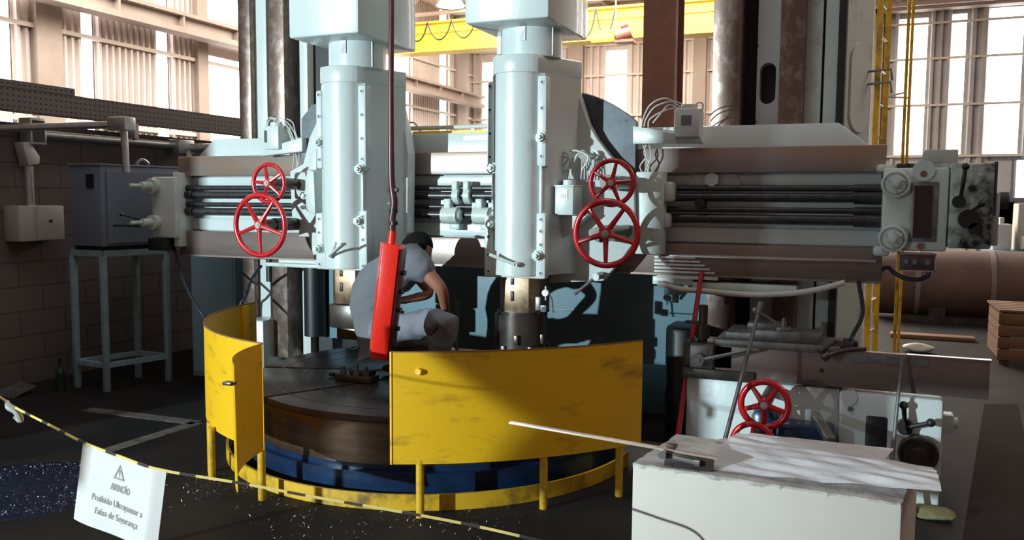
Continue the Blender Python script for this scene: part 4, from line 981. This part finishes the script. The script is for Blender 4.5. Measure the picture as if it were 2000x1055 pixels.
# long wrench-shaped lever
a = S(1362, 704, -.5); c = S(1470, 683, -.5)
f = MB(); f.cyl((a.x, -.46, a.z), (a.x, -.50, a.z), .035, seg=24); f.cyl((a.x, -.45, a.z), (a.x, -.51, a.z), .016); f.cyl((a.x+.02, -.48, a.z), (c.x, -.48, c.z), .012, .008); f.build('spanner_lever', 'dull', t)
f = MB(); a = S(1600, 688, -.42); c = S(1632, 666, -.36); f.cyl((a.x, -.42, a.z), (c.x, -.36, c.z), .012); f.box(c.x-.02, c.x+.09, -.37, -.28, c.z-.07, c.z-.005, .006)
a = S(1612, 697, -.47); c = S(1690, 683, -.40); f.tube([(a.x, -.47, a.z), (a.x+.09, -.44, a.z+.035), (c.x, -.38, c.z)], .013, 10); f.cyl((a.x-.01, -.475, a.z-.01), (a.x+.015, -.46, a.z+.01), .02); f.build('joystick_levers', 'darksteel', t)
f = MB(); a = S(1660, 683, -.3); f.box(a.x-.04, a.x+.04, -.34, -.22, .815, .86, .006); f.tube([(a.x, -.3, .86), S(1668, 650, -.2), S(1685, 610, -.1), (2.13, -.02, 1.16)], .012, 8); f.build('power_cable', 'cable', t)
f = MB(); f.box(2.06, 2.56, -.40, .30, 0, .60, .02); f.cyl((2.11, -.41, .57), (2.11, -.395, .57), .04); sg = f.build('side_gearbox', 'paint', t)
x0, z0 = px3(1688, 900, -.42); x1, z1 = px3(1734, 817, -.42)
f = MB(); f.box(x0, x1, -.408, -.39, z0-.2, z1, .012); f.build('opening', 'black', sg)
f = MB(); x, z = px3(1660, 800, -.42); f.cyl((x, -.40, z), (x, -.412, z), .012); f.build('plug', 'dull', sg)
x, z = px3(1793, 885, -.42)
f = MB(); f.cyl((x, -.40, z), (x, -.44, z), .095, seg=36); f.torus((x, -.44, z), .085, .012); f.cyl((x, -.44, z), (x, -.50, z), .04); f.build('dial_drum', 'darksteel', sg)
f = MB(); a = S(1765, 792, -.46); c = S(1768, 835, -.44); f.sph(a, .022); f.tube([a, c], .012); f.cyl((c.x, -.40, c.z), (c.x, -.45, c.z), .04)
a = S(1818, 826, -.46); f.sph(a, .022); f.tube([a, (c.x, -.45, c.z)], .012); f.build('gear_lever', 'black', sg)
f = MB(); f.box(2.56, 2.62, -.3, -.2, .40, .50, .008); f.cyl((2.56, -.25, .45), (2.64, -.25, .45), .03); f.build('side_plug', 'paint', sg)
handwheel(t, (S(1493, 790, -.70).x, -.70, S(1493, 790, -.70).z), .135, .0155, hubr=.036, rot=.95, shaft=.35)
handwheel(t, (S(1470, 866, -.74).x, -.74, S(1470, 866, -.74).z), .118, .0145, hubr=.036, rot=.3, shaft=.4)
f = MB(); x, z = px3(1580, 905, -.5); f.box(1.72, 2.05, -.56, -.36, .15, .42, .03); f.box(1.62, 1.75, -.52, -.36, .2, .48, .04); f.build('feed_drive', 'base', t)
a = S(1592, 812, -.52); c = S(1622, 862, -.86)
f = MB(); dv = (c-a).normalized(); q_ = dv.to_track_quat('Z', 'Y').to_matrix().to_4x4(); mid = (a+c)/2
f.box(-.022, .022, -.022, .022, -(c-a).length/2, (c-a).length/2, .003, mtx=Matrix.Translation(mid) @ q_); f.build('square_handle', 'bright', t)
# loose bars
a = S(1481, 612, -.66); c = S(1420, 845, -.86)
d_ = (c-a); kf = a.z/(a.z-c.z); foot = a + d_*kf
f = MB(); f.cyl(foot+Vector((0, 0, .006)), a, .0125, .010, seg=14); f.cyl(a, a+(a-c).normalized()*.06, .014, .016, seg=14)
solo(f, 'steel_bar', 'dull', 'long grey steel bar leaning upright in front of the side head', 'bar', foot)
f = MB(); ring_top = a
a = S(1370, 532, -.03); c = S(1325, 845, -.45); kf = a.z/(a.z-c.z); foot = a+(c-a)*kf
f = MB(); f.cyl(foot+Vector((0, 0, .006)), a, .017, .014, seg=14); rbar = solo(f, 'red_bar', 'darkred', 'dark red steel rod leaning against the cross rail beside the right spindle', 'bar', foot)
# thin vertical grey rod in front of the ram
a = S(1762, 694, -.42); c = S(1742, 900, -.60); kf = a.z/(a.z-c.z); foot = a+(c-a)*kf
f = MB(); f.cyl(foot+Vector((0, 0, .005)), a, .014, .007, seg=12)
solo(f, 'steel_rod', 'dull', 'thin grey rod leaning on the right end of the steel ram', 'bar', foot)

# ================================================================== PENDANT STATION
py_ = -1.12
top = S(766, 462, py_); bot = S(743, 698, py_)
ax = (top-S(740, 700, py_)).normalized()
t = thing('pendant_control', top, 'bright red pendant control box hanging on a brown hose before the left head', 'pendant')
H = (top-S(741, 700, py_)).length-.02
# box: cross-section turned so one edge faces the camera
Zq = ax.to_track_quat('Z', 'Y').to_matrix().to_4x4()
base = S(741, 700, py_)
ex_ = Vector((1, 0, 0)); ex_ = (ex_-ax*ex_.dot(ax)).normalized(); ey_ = ax.cross(ex_).normalized()
Mx = Matrix((ex_, ey_, ax)).transposed().to_4x4(); Mx.translation = base
f = MB(); cs = [(-.075, -.03), (-.015, -.085), (.070, -.045), (.085, .05), (-.03, .07)]
cs = [(-.072, .0), (-.024, -.055), (.062, -.028), (.055, .06), (-.05, .06)]
f.prism(cs, 'z', 0, H-.02, .003, mtx=Mx); 
pb = f.build('box', 'redbox', t)
f = MB(); f.prism([(.067, -.018), (.074, -.012), (.063, .062), (.056, .064)], 'z', .01, H-.04, .002, mtx=Mx); f.build('button_panel', 'pipe', pb)
for k in range(5):
    f = MB(); p0 = Mx @ Vector((.066, .025, .08+k*.105)); p1 = Mx @ Vector((.090, .030, .08+k*.105)); f.cyl(p0, p1, .014, seg=16); f.build('push_button', 'black', pb)
f = MB(); f.cyl(top-ax*.045, top+ax*.03, .022, seg=18); f.build('gland', 'redbox', t)
up = [top+ax*.02, S(766, 430, py_), S(770, 395, py_), S(765, 350, py_), S(764, 250, py_), S(764, 120, py_), S(765, 0, py_)]
lastp = up[-1]; up.append(Vector((lastp.x, lastp.y, 3.2))); up.append(Vector((lastp.x+.02, lastp.y, 3.9)))
f = MB(); f.tube(up, .018, 14, radii=[.020, .021, .022, .019, .017, .016, .016, .016, .016]); hs = f.build('hose', 'pipe', t)
f = MB(); q = S(768, 372, py_); f.box(q.x-.032, q.x+.032, q.y-.01, q.y+.01, q.z-.010, q.z+.014, .003); q = S(766, 397, py_); f.box(q.x-.028, q.x, q.y-.006, q.y+.006, q.z-.004, q.z+.004)
for yy in (412, 436): q = S(769, yy, py_); f.cyl((q.x, q.y, q.z-.012), (q.x, q.y, q.z+.012), .0245)
f.build('hose_clamp', 'black', hs)
f = MB(); f.box(lastp.x-.06, lastp.x+.10, -1.2, 1.4, 3.88, 3.98, .01); f.build('swing_arm', 'paint2', t)

# ================================================================== FOREGROUND BLOCK, PAPER, SQUARE
ztop = .85
B0 = at(1235, 905, 2, ztop); B1 = at(1762, 985, 2, ztop); B2 = at(1322, 848, 2, ztop)
B3 = B1+(B2-B0)
def lerp2(a, c, k): return a+(c-a)*k
t = thing('stone_block', ((B0.x+B3.x)/2, (B0.y+B3.y)/2, 0), 'big white painted block with worn top in the right foreground', 'block')
f = MB(); f.prism([(B0.x, B0.y), (B1.x, B1.y), (B3.x, B3.y), (B2.x, B2.y)], 'z', 0, ztop-.004, .006); f.build('body', 'concrete', t)
f = MB()
n = 60; rr = random.Random(2)
C4 = [B0, B1, B3, B2]; P = []
for k in range(4):
    a, c = C4[k], C4[(k+1) % 4]; m_ = n if k % 2 == 0 else 30
    d = (c-a).normalized(); nr = Vector((-d.y, d.x, 0))
    for i in range(m_):
        p = a.lerp(c, i/m_)+nr*rr.uniform(-.0015, .0045); P.append((p.x, p.y))
f.prism(P, 'z', ztop-.012, ztop); f.build('worn_top', 'blocktop', t)
# wrinkled drawings
PZ = ztop+.018
def sheet(name, m, corners, n, amp, seed, z0, label, cat):
    """wrinkled sheet; corners world xy (a,b,c,d)"""
    rr = random.Random(seed); A, B_, C_, D_ = [Vector((*p, 0)) for p in corners]
    mb = MB(); g = []
    cr_ = [(math.cos(a_), math.sin(a_)*2.2, rr.uniform(-.2, 1.6), rr.uniform(.3, 1)*rr.choice((-1, 1, 1))) for a_ in [rr.uniform(-1.5, 1.5) for _ in range(9)]]
    for i in range(n+1):
        row = []
        for j in range(n+1):
            u, v = i/n, j/n
            p = (A*(1-u)+B_*u)*(1-v)+(D_*(1-u)+C_*u)*v
            h = sum(w__*abs(a*u+b_*v-c) for a, b_, c, w__ in cr_)/3
            h2_ = sum(abs(((a*u*5+b_*v*3+c) % 1)-.5) for a, b_, c, w__ in cr_[:4])/4
            p.z = amp*h + amp*.5*h2_
            row.append(mb.bm.verts.new(p))
        g.append(row)
    zl = [v.co.z for r_ in g for v in r_]; lo_, hi_ = min(zl), max(zl)
    for r_ in g:
        for v in r_: v.co.z = z0 + (v.co.z-lo_)/(hi_-lo_)*amp
    for i in range(n):
        for j in range(n): mb.bm.faces.new((g[i][j], g[i+1][j], g[i+1][j+1], g[i][j+1]))
    ret = bmesh.ops.solidify(mb.bm, geom=mb.bm.faces[:], thickness=.0008)
    mb.bm.normal_update()
    me_o = mb.build(name, m, None, smooth=False); tag(me_o, label, cat); return me_o
pa = at(1365, 905, 2, PZ); pb_ = at(1830, 970, 2, PZ); pc_ = at(1790, 890, 2, PZ+.02); pd = at(1440, 838, 2, PZ+.02)
# rectangle-like: extend
sheet('drawing_sheet', 'paper', [(pa.x, pa.y), (pb_.x+.01, pb_.y+.0), (pc_.x+.04, pc_.y-.03), (pd.x, pd.y)], 70, .040, 5, ztop+.004, 'wrinkled white engineering drawing spread on the white block', 'paper')
qa = at(1440, 850, 2, ztop); qb = at(1690, 905, 2, ztop)
sheet('paper_sheet', 'paper', [(qa.x-.06, qa.y-.12), (qb.x+.03, qb.y-.05), (qb.x+.08, qb.y+.16), (qa.x+.04, qa.y+.035)], 46, .008, 8, ztop+.001, 'second white sheet showing below the wrinkled drawing', 'paper')
# combination square
t = thing('combination_square', (1.67, -2.85, ztop), 'steel combination square with long thin rule lying across the block edge', 'measuring tool')
a = at(996, 825, 2, ztop+.075); c = at(1298, 877, 2, ztop+.045)
d = (c-a).normalized(); nn = Vector((0, 0, 1)).cross(d).normalized(); upv = d.cross(nn)
if upv.z < 0: upv = -upv
Mr = Matrix((d, nn, upv)).transposed().to_4x4(); Mr.translation = (a+c)/2
Lr = (c-a).length
f = MB(); f.box(-Lr/2, Lr/2+.15, -.011, .011, -.0025, .0025, .0005, mtx=Mr); f.build('rule', 'ruler', t)
f = MB(); f.box(Lr/2+.005, Lr/2+.14, -.020, .016, -.042, -.0026, .003, mtx=Mr); f.box(Lr/2+.02, Lr/2+.035, -.02, .016, -.05, -.03, .001, mtx=Mr); f.box(Lr/2+.05, Lr/2+.12, .016, .060, -.03, -.012, .003, mtx=Mr); f.box(Lr/2+.00, Lr/2+.03, .0, .05, -.0025, .006, .002, mtx=Mr)
f.build('head', 'darksteel', t)
f = MB(); p = Mr @ Vector((Lr/2-.0, -.016, -.008)); f.cyl(p, p+Mr.to_3x3() @ Vector((0, -.022, 0)), .011, seg=20); p = Mr @ Vector((Lr/2+.03, -.024, -.014)); f.cyl(p, p+Mr.to_3x3() @ Vector((.06, 0, -.002)), .006); f.cyl(p+Mr.to_3x3() @ Vector((.06, -.004, -.002)), p+Mr.to_3x3() @ Vector((.075, -.004, -.002)), .009); f.build('clamp_screw', 'bright', t)

# ================================================================== BARRIER TAPE AND SIGN
ym = bpy.data.materials.new('striped_barrier_tape'); ym.use_nodes = True; nt = ym.node_tree; b = nt.nodes['Principled BSDF']
tc = nt.nodes.new('ShaderNodeTexCoord'); sx = nt.nodes.new('ShaderNodeSeparateXYZ'); nt.links.new(tc.outputs['Object'], sx.inputs[0])
m1 = nt.nodes.new('ShaderNodeMath'); m1.operation = 'MULTIPLY'; m1.inputs[1].default_value = 7.0; nt.links.new(sx.outputs['X'], m1.inputs[0])
m2 = nt.nodes.new('ShaderNodeMath'); m2.operation = 'FRACT'; nt.links.new(m1.outputs[0], m2.inputs[0])
m4 = nt.nodes.new('ShaderNodeMath'); m4.operation = 'GREATER_THAN'; m4.inputs[1].default_value = 0.68; nt.links.new(m2.outputs[0], m4.inputs[0])
mx = nt.nodes.new('ShaderNodeMix'); mx.data_type = 'RGBA'; mx.inputs[6].default_value = (.80, .62, .20, 1); mx.inputs[7].default_value = (.06, .05, .04, 1)
nt.links.new(m4.outputs[0], mx.inputs[0]); nt.links.new(mx.outputs[2], b.inputs['Base Color']); b.inputs['Roughness'].default_value = .45
tp = [D(-190, 665, 3.25), D(-60, 742, 3.0), D(0, 776, 2.85), D(28, 795, 2.8), D(100, 832, 2.58), D(162, 864, 2.40), D(238, 893, 2.3), D(314, 918, 2.22), D(470, 944, 2.18), D(620, 972, 2.16), D(800, 1003, 2.14), D(930, 1028, 2.13), D(1050, 1056, 2.12), D(1232, 1105, 2.2)]
f = MB(); f.tube(tp, .005, 6, radii=[.0038]*14); tape = solo(f, 'barrier_tape', ym, 'twisted yellow and black barrier tape strung across the foreground', 'barrier tape')
# end post that carries the tape, outside the left edge of the photo
e0 = tp[0]
t = thing('barrier_post', (e0.x, e0.y, 0), 'thin dark post holding the left end of the barrier tape', 'post')
f = MB(); f.cyl((e0.x, e0.y, 0), (e0.x, e0.y, 1.15), .02); f.build('pole', 'darksteel', t)
f = MB(); f.cyl((e0.x, e0.y, 0), (e0.x, e0.y, .03), .15, seg=28); f.build('base', 'darksteel', t)
f = MB(); q = D(27, 796, 2.8)
f.tube([q+Vector((-.03, 0, .02)), q+Vector((-.01, -.01, .004)), q+Vector((.012, 0, -.012)), q+Vector((.016, .01, -.045)), q+Vector((.0, .0, -.03))], .009, 8, radii=[.004, .012, .012, .010, .006])
tag(f.build('knot', M['whitehose'], tape), 'pale knotted tape end')
# warning sign
s0 = D(162, 866, 2.39); s1 = D(318, 918, 2.21)
X_ = (s1-s0); Wd = X_.length; X_.normalize()
s3 = D(148, 1010, 2.39); Y_ = (s0-s3); Hd = Y_.length; Y_ = (Y_-X_*Y_.dot(X_)*.55).normalized(); Nn = X_.cross(Y_).normalized()
if Nn.dot(CAM-s0) < 0: Nn = -Nn
def SP(u, v, off=0.0):
    """u right 0..1, v down 0..1 on the gently curled paper"""
    w_ = .006*math.sin(u*7+1)*(v) + .010*v*v*math.sin(u*3.2) - (.012*max(0, u-.9)/.1)
    return s0 + X_*(Wd*u) - Y_*(Hd*1.02*v) - X_*(.035*v*Wd*0) + Nn*(w_+off)
f = MB(); n = 40; g = [[f.bm.verts.new(SP(i/n, j/n)) for j in range(n+1)] for i in range(n+1)]
for i in range(n):
    for j in range(n): f.bm.faces.new((g[i][j], g[i][j+1], g[i+1][j+1], g[i+1][j]))
bmesh.ops.solidify(f.bm, geom=f.bm.faces[:], thickness=.0006)
sgn = solo(f, 'warning_sign', 'paperw', 'white paper warning sign with triangle and black text hanging on the tape', 'sign')
def text(body, u0, v0, size, name, offset=0.0, sxx=1.0):
    cu = bpy.data.curves.new('txt', 'FONT'); cu.body = body; cu.size = size; cu.align_x = 'CENTER'; cu.offset = offset
    o = bpy.data.objects.new('txt', cu); COL.objects.link(o)
    dg = bpy.context.evaluated_depsgraph_get(); me = bpy.data.meshes.new_from_object(o.evaluated_get(dg))
    bpy.data.objects.remove(o)
    for v in me.vertices:
        v.co = SP(u0+v.co.x*sxx/Wd, v0-v.co.y/(Hd*1.02), .0016)
    me.materials.append(M['ink']); ob = bpy.data.objects.new(name, me); COL.objects.link(ob); ob.parent = sgn; return ob
text('Proibido Ultrapassar a', .52, .655, .0245, 'lettering', .0003)
text('Faixa de Segurança', .53, .815, .0245, 'lettering', .0003)
text('ATENÇÃO', .53, .45, .024, 'lettering', .0008, .72)
f = MB()
def tri(cu_, cv_, s_, a_, c_):
    P = []
    for k in range(3):
        an = PI/2+2*PI*k/3; P.append((cu_+s_*math.cos(an)/Wd, cv_-s_*math.sin(an)/Hd))
    return P
o1 = tri(.50, .24, .027, 0, 0); o2 = tri(.50, .24, .019, 0, 0)
for k in range(3):
    j = (k+1) % 3; f.bm.faces.new([f.bm.verts.new(SP(*p, .0016)) for p in (o1[k], o1[j], o2[j], o2[k])])
for (u0, v0, u1, v1) in ((.495, .18, .505, .245), (.495, .257, .505, .272)):
    f.bm.faces.new([f.bm.verts.new(SP(*p, .0016)) for p in ((u0, v0), (u0, v1), (u1, v1), (u1, v0))])
f.build('warning_triangle', 'ink', sgn, smooth=False)

# ================================================================== SWARF ON THE FLOOR
f = MB(); rr = random.Random(11)
ctr = [(at(70, 955, 2, 0), .48, 1700), (at(330, 960, 2, 0), .30, 90), (at(620, 1005, 2, 0), .45, 220), (at(900, 1010, 2, 0), .35, 140), (at(430, 950, 2, 0), .22, 160)]
for c, R_, n in ctr:
    for _ in range(n):
        a = rr.uniform(0, 2*PI); r = R_*math.sqrt(rr.random()); p = Vector((c.x+r*math.cos(a)*1.0, c.y+r*math.sin(a)*.9, rr.uniform(.003, .02)))
        if math.hypot(p.x-RC[0], p.y-RC[1]) < 1.36: continue
        l = rr.uniform(.003, .012); th = rr.uniform(0, PI); d = Vector((math.cos(th), math.sin(th), rr.uniform(-.3, .5)))*l
        u = Vector((-math.sin(th), math.cos(th), rr.uniform(-1, 1)))*rr.uniform(.0006, .0016)
        V = [f.bm.verts.new(p+x) for x in (d+u, d-u, Vector((0, 0, .004))-u, Vector((0, 0, .004))+u)]; f.bm.faces.new(V)
        V2 = [f.bm.verts.new(p+x) for x in (Vector((0, 0, .004))+u, Vector((0, 0, .004))-u, -d-u, -d+u)]; f.bm.faces.new(V2)
tag(f.build('metal_swarf', 'chip', None, smooth=False), 'blue-grey curled metal chips scattered on the dark floor', 'metal chips', kind='stuff')
c = at(45, 955, 2, 0)
f = MB(); bmesh.ops.create_grid(f.bm, x_segments=60, y_segments=60, size=.52)
for v in f.bm.verts:
    r = math.hypot(v.co.x, v.co.y*1.1)/.52
    v.co = Vector((c.x+v.co.x, c.y+v.co.y, max(0, .022*(1-r))*(1+.5*math.sin(v.co.x*60)*math.cos(v.co.y*53)) + .0015 if r < 1 else -.01))
tag(f.build('swarf_heap', mat('blue_black_swarf', (.005, .009, .028), .4, .6, (.02, .035, .09), 90, .9, 1.0, 160), None), 'dark blue heap of fine metal swarf at the lower left', 'metal chips', kind='stuff')

# ================================================================== THE CROUCHING WORKER
def skin(verts, edges, radii, name, m, parent, sub=2, root=0):
    me = bpy.data.meshes.new(name+'_src'); me.from_pydata([tuple(v) for v in verts], edges, [])
    o = bpy.data.objects.new(name+'_src', me); COL.objects.link(o)
    sk = o.modifiers.new('s', 'SKIN'); sk.use_smooth_shade = True
    ly = me.skin_vertices[0].data if len(me.skin_vertices) else None
    if ly is None:
        bpy.context.view_layer.objects.active = o; bpy.ops.mesh.customdata_skin_add(); ly = me.skin_vertices[0].data
    for i, r in enumerate(radii):
        ly[i].radius = (r, r) if not isinstance(r, tuple) else r
        ly[i].use_root = (i == root)
    ss = o.modifiers.new('u', 'SUBSURF'); ss.levels = sub; ss.render_levels = sub
    dg = bpy.context.evaluated_depsgraph_get(); dg.update()
    out = bpy.data.meshes.new_from_object(o.evaluated_get(dg)); bpy.data.objects.remove(o)
    out.shade_smooth(); out.materials.clear(); out.materials.append(M[m]); 
    if parent is not None: out.transform(Matrix.Translation(-WL(parent)))
    ob = bpy.data.objects.new(name, out); COL.objects.link(ob)
    if parent is not None: ob.parent = parent
    return ob
J = dict(pel=S(738, 640, -.56), sp1=S(728, 600, -.56), sp2=S(738, 555, -.56), ch=S(772, 515, -.55), nb=S(800, 492, -.50), hd=S(812, 487, -.42),
         rsh=S(816, 514, -.68), rel=S(864, 566, -.66), rwr=S(872, 616, -.48),
         lsh=S(800, 510, -.36), lel=S(842, 575, -.34), lwr=S(800, 584, -.46),
         rhip=S(752, 648, -.66), rkn=S(880, 622, -.74), ran=S(845, 745, -.66), rtoe=S(905, 765, -.70),
         lhip=S(752, 645, -.46), lkn=S(852, 672, -.34), lan=S(770, 748, -.40), ltoe=S(812, 768, -.36))
J['ran'].z = J['rtoe'].z+.07; J['rtoe'].z = .49; J['ltoe'].z = .49; J['ran'].z = .54; J['lan'].z = .56
w_ = thing('person', (J['pel'].x+.1, -.55, .456), 'crouching person in grey shirt and grey trousers on the turntable, head bent away', 'person')
names = ['pel', 'sp1', 'sp2', 'ch', 'nb', 'hd', 'rsh', 'rel', 'rwr', 'lsh', 'lel', 'lwr', 'rhip', 'rkn', 'ran', 'rtoe', 'lhip', 'lkn', 'lan', 'ltoe']
ix = {n: i for i, n in enumerate(names)}
E_ = [('pel', 'sp1'), ('sp1', 'sp2'), ('sp2', 'ch'), ('ch', 'nb'), ('nb', 'hd'), ('ch', 'rsh'), ('rsh', 'rel'), ('rel', 'rwr'), ('ch', 'lsh'), ('lsh', 'lel'), ('lel', 'lwr'),
      ('pel', 'rhip'), ('rhip', 'rkn'), ('rkn', 'ran'), ('ran', 'rtoe'), ('pel', 'lhip'), ('lhip', 'lkn'), ('lkn', 'lan'), ('lan', 'ltoe')]
Rb = dict(pel=.045, sp1=.055, sp2=.07, ch=.09, nb=.055, hd=.055, rsh=.058, rel=.040, rwr=.026, lsh=.058, lel=.040, lwr=.026, rhip=.085, rkn=.052, ran=.035, rtoe=.025, lhip=.085, lkn=.052, lan=.035, ltoe=.025)
V = [J[n].copy() for n in names]; R_ = [Rb[n] for n in names]; ED = [(ix[a], ix[c]) for a, c in E_]
# hands: palm plus five fingers
def hand(wr, elb, wi, curl, side):
    d = (J[wr]-J[elb]).normalized(); up_ = Vector((0, 0, 1)); sd = d.cross(up_).normalized(); nrm = sd.cross(d).normalized()
    palm = J[wr]+d*.06; V.append(palm); R_.append(.030); pi_ = len(V)-1; ED.append((wi, pi_))
    for k in range(4):
        o_ = (k-1.5)*.019; L_ = (.030, .034, .033, .027)[k]
        b0 = palm+d*.028+sd*o_; b1 = b0+d*L_-nrm*curl*.3*L_; b2 = b1+d*L_*.6-nrm*L_*curl; b3 = b2-nrm*L_*.8*curl+d*L_*.1
        p_ = pi_
        for q_ in (b0, b1, b2, b3): V.append(q_); R_.append(.0095 if q_ is not b3 else .0075); ED.append((p_, len(V)-1)); p_ = len(V)-1
    t0 = palm-d*.02+sd*.026*side; t1 = t0+sd*.022*side+d*.025-nrm*.01; t2 = t1+d*.026-nrm*.018
    p_ = pi_
    for q_ in (t0, t1, t2): V.append(q_); R_.append(.010); ED.append((p_, len(V)-1)); p_ = len(V)-1
hand('rwr', 'rel', ix['rwr'], .8, -1); hand('lwr', 'lel', ix['lwr'], 1.0, 1)
body = skin(V, ED, R_, 'body', 'skin', w_, 2)
# head with face and ears, bent down and turned away
hc = J['hd']+Vector((-.01, .03, -.01)); fwd = Vector((.62, .55, -.56)).normalized(); upv = Vector((.45, .30, .80)); upv = (upv-fwd*upv.dot(fwd)).normalized(); rt = fwd.cross(upv)
f = MB(); bmesh.ops.create_icosphere(f.bm, subdivisions=4, radius=1)
for v in f.bm.verts:
    x, y, z = v.co   # x right, y forward, z up
    jaw = max(0, -z)
    X = x*.076*(1-.28*jaw); Y = y*.096 + (.012*jaw if y > 0 else 0); Z = z*.115
    X = X; 
    nose = math.exp(-((x/.16)**2+((z+.12)/.20)**2))*(y > 0); Y += .024*nose
    for sx_ in (-.33, .33): Y -= .012*math.exp(-(((x-sx_)/.16)**2+((z-.08)/.12)**2))*(y > 0)
    Y += .006*math.exp(-((x/.3)**2+((z+.48)/.06)**2))*(y > 0) - .005*math.exp(-((x/.28)**2+((z+.55)/.03)**2))*(y > 0)
    for sx_ in (-1, 1): X += sx_*.018*math.exp(-(((x-sx_*.98)/.22)**2+((y+.05)/.16)**2+((z+.02)/.26)**2))
    v.co = hc + rt*X + fwd*Y + upv*Z
f.build('head', 'skin', body)
f = MB(); bmesh.ops.create_icosphere(f.bm, subdivisions=4, radius=1)
for v in list(f.bm.verts):
    x, y, z = v.co
    k = 1.0
    if y > .35 and z < .55: k = .86
    if z < -.45: k = .85
    v.co = hc + rt*(x*.083*k) + fwd*((y*.103-.006)*k) + upv*((z*.121+.006)*k)
f.build('hair', 'hair', w_)
# shirt with short sleeves
sl = J['rsh'].lerp(J['rel'], .62); sll = J['lsh'].lerp(J['lel'], .62)
VS = [J['pel']+Vector((-.005, 0, -.02)), J['sp1']+Vector((-.01, 0, 0)), J['sp2']+Vector((-.01, 0, 0)), J['ch'], J['nb']+Vector((-.02, 0, -.02)), J['rsh'], sl, J['lsh'], sll, J['pel']+Vector((.02, 0, -.08))]
shirt = skin(VS, [(0, 1), (1, 2), (2, 3), (3, 4), (3, 5), (5, 6), (3, 7), (7, 8), (0, 9)], [(.135, .150), (.130, .165), (.135, .185), (.14, .175), .085, .105, .078, .088, .076, (.12, .15)], 'shirt', 'shirt', w_, 3)
VT = [J['pel']+Vector((.01, 0, -.05)), J['rhip'], J['rhip'].lerp(J['rkn'], .5), J['rkn'], J['rkn'].lerp(J['ran'], .5), J['ran']+Vector((0, 0, .02)), J['lhip'], J['lhip'].lerp(J['lkn'], .5), J['lkn'], J['lkn'].lerp(J['lan'], .5), J['lan']]
trs = skin(VT, [(0, 1), (1, 2), (2, 3), (3, 4), (4, 5), (0, 6), (6, 7), (7, 8), (8, 9), (9, 10)], [.13, .112, .100, .084, .078, .062, .112, .095, .080, .072, .06], 'trousers', 'trouser', w_, 3)
# cloth folds
def folds(o, amp, fr, seed):
    rr = random.Random(seed); ds = [(Vector((rr.uniform(-1, 1), rr.uniform(-1, 1), rr.uniform(-1, 1)))*fr, rr.uniform(0, 6)) for _ in range(7)]
    me = o.data
    nn = [v.normal.copy() for v in me.vertices]
    for v, n_ in zip(me.vertices, nn):
        h = sum((1-abs(math.sin(v.co.dot(d)+p)))**3 for d, p in ds)/7
        v.co += n_*(h-.25)*amp
folds(shirt, .045, 17, 3); folds(trs, .055, 22, 6)
for a, c in (('ran', 'rtoe'), ('lan', 'ltoe')):
    p, q = J[a], J[c]; d = (q-p); d.z = 0; d.normalize(); n_ = Vector((-d.y, d.x, 0))
    f = MB(); bmesh.ops.create_icosphere(f.bm, subdivisions=3, radius=1)
    for v in f.bm.verts:
        x, y, z = v.co; L_ = .145; h = .055 if x > 0 else .075
        v.co = Vector((p.x, p.y, 0))+d*(x*L_+.06)+n_*(y*.046*(1+.15*x))+Vector((0, 0, .456+max(0.0, .5+z*.5)*h*(1-.3*max(0, x))))
    f.build('boot', 'boot', w_)
q = J['lwr']+(J['lwr']-J['lel']).normalized()*.09
f = MB(); f.tube([q+Vector((0, 0, .03)), q+Vector((-.01, 0, -.03)), q+Vector((-.02, -.01, -.1))], .014, 10, radii=[.016, .014, .006])
solo(f, 'hand_tool', 'red', 'small red handled tool held in the crouching person\'s hand', 'tool', q)
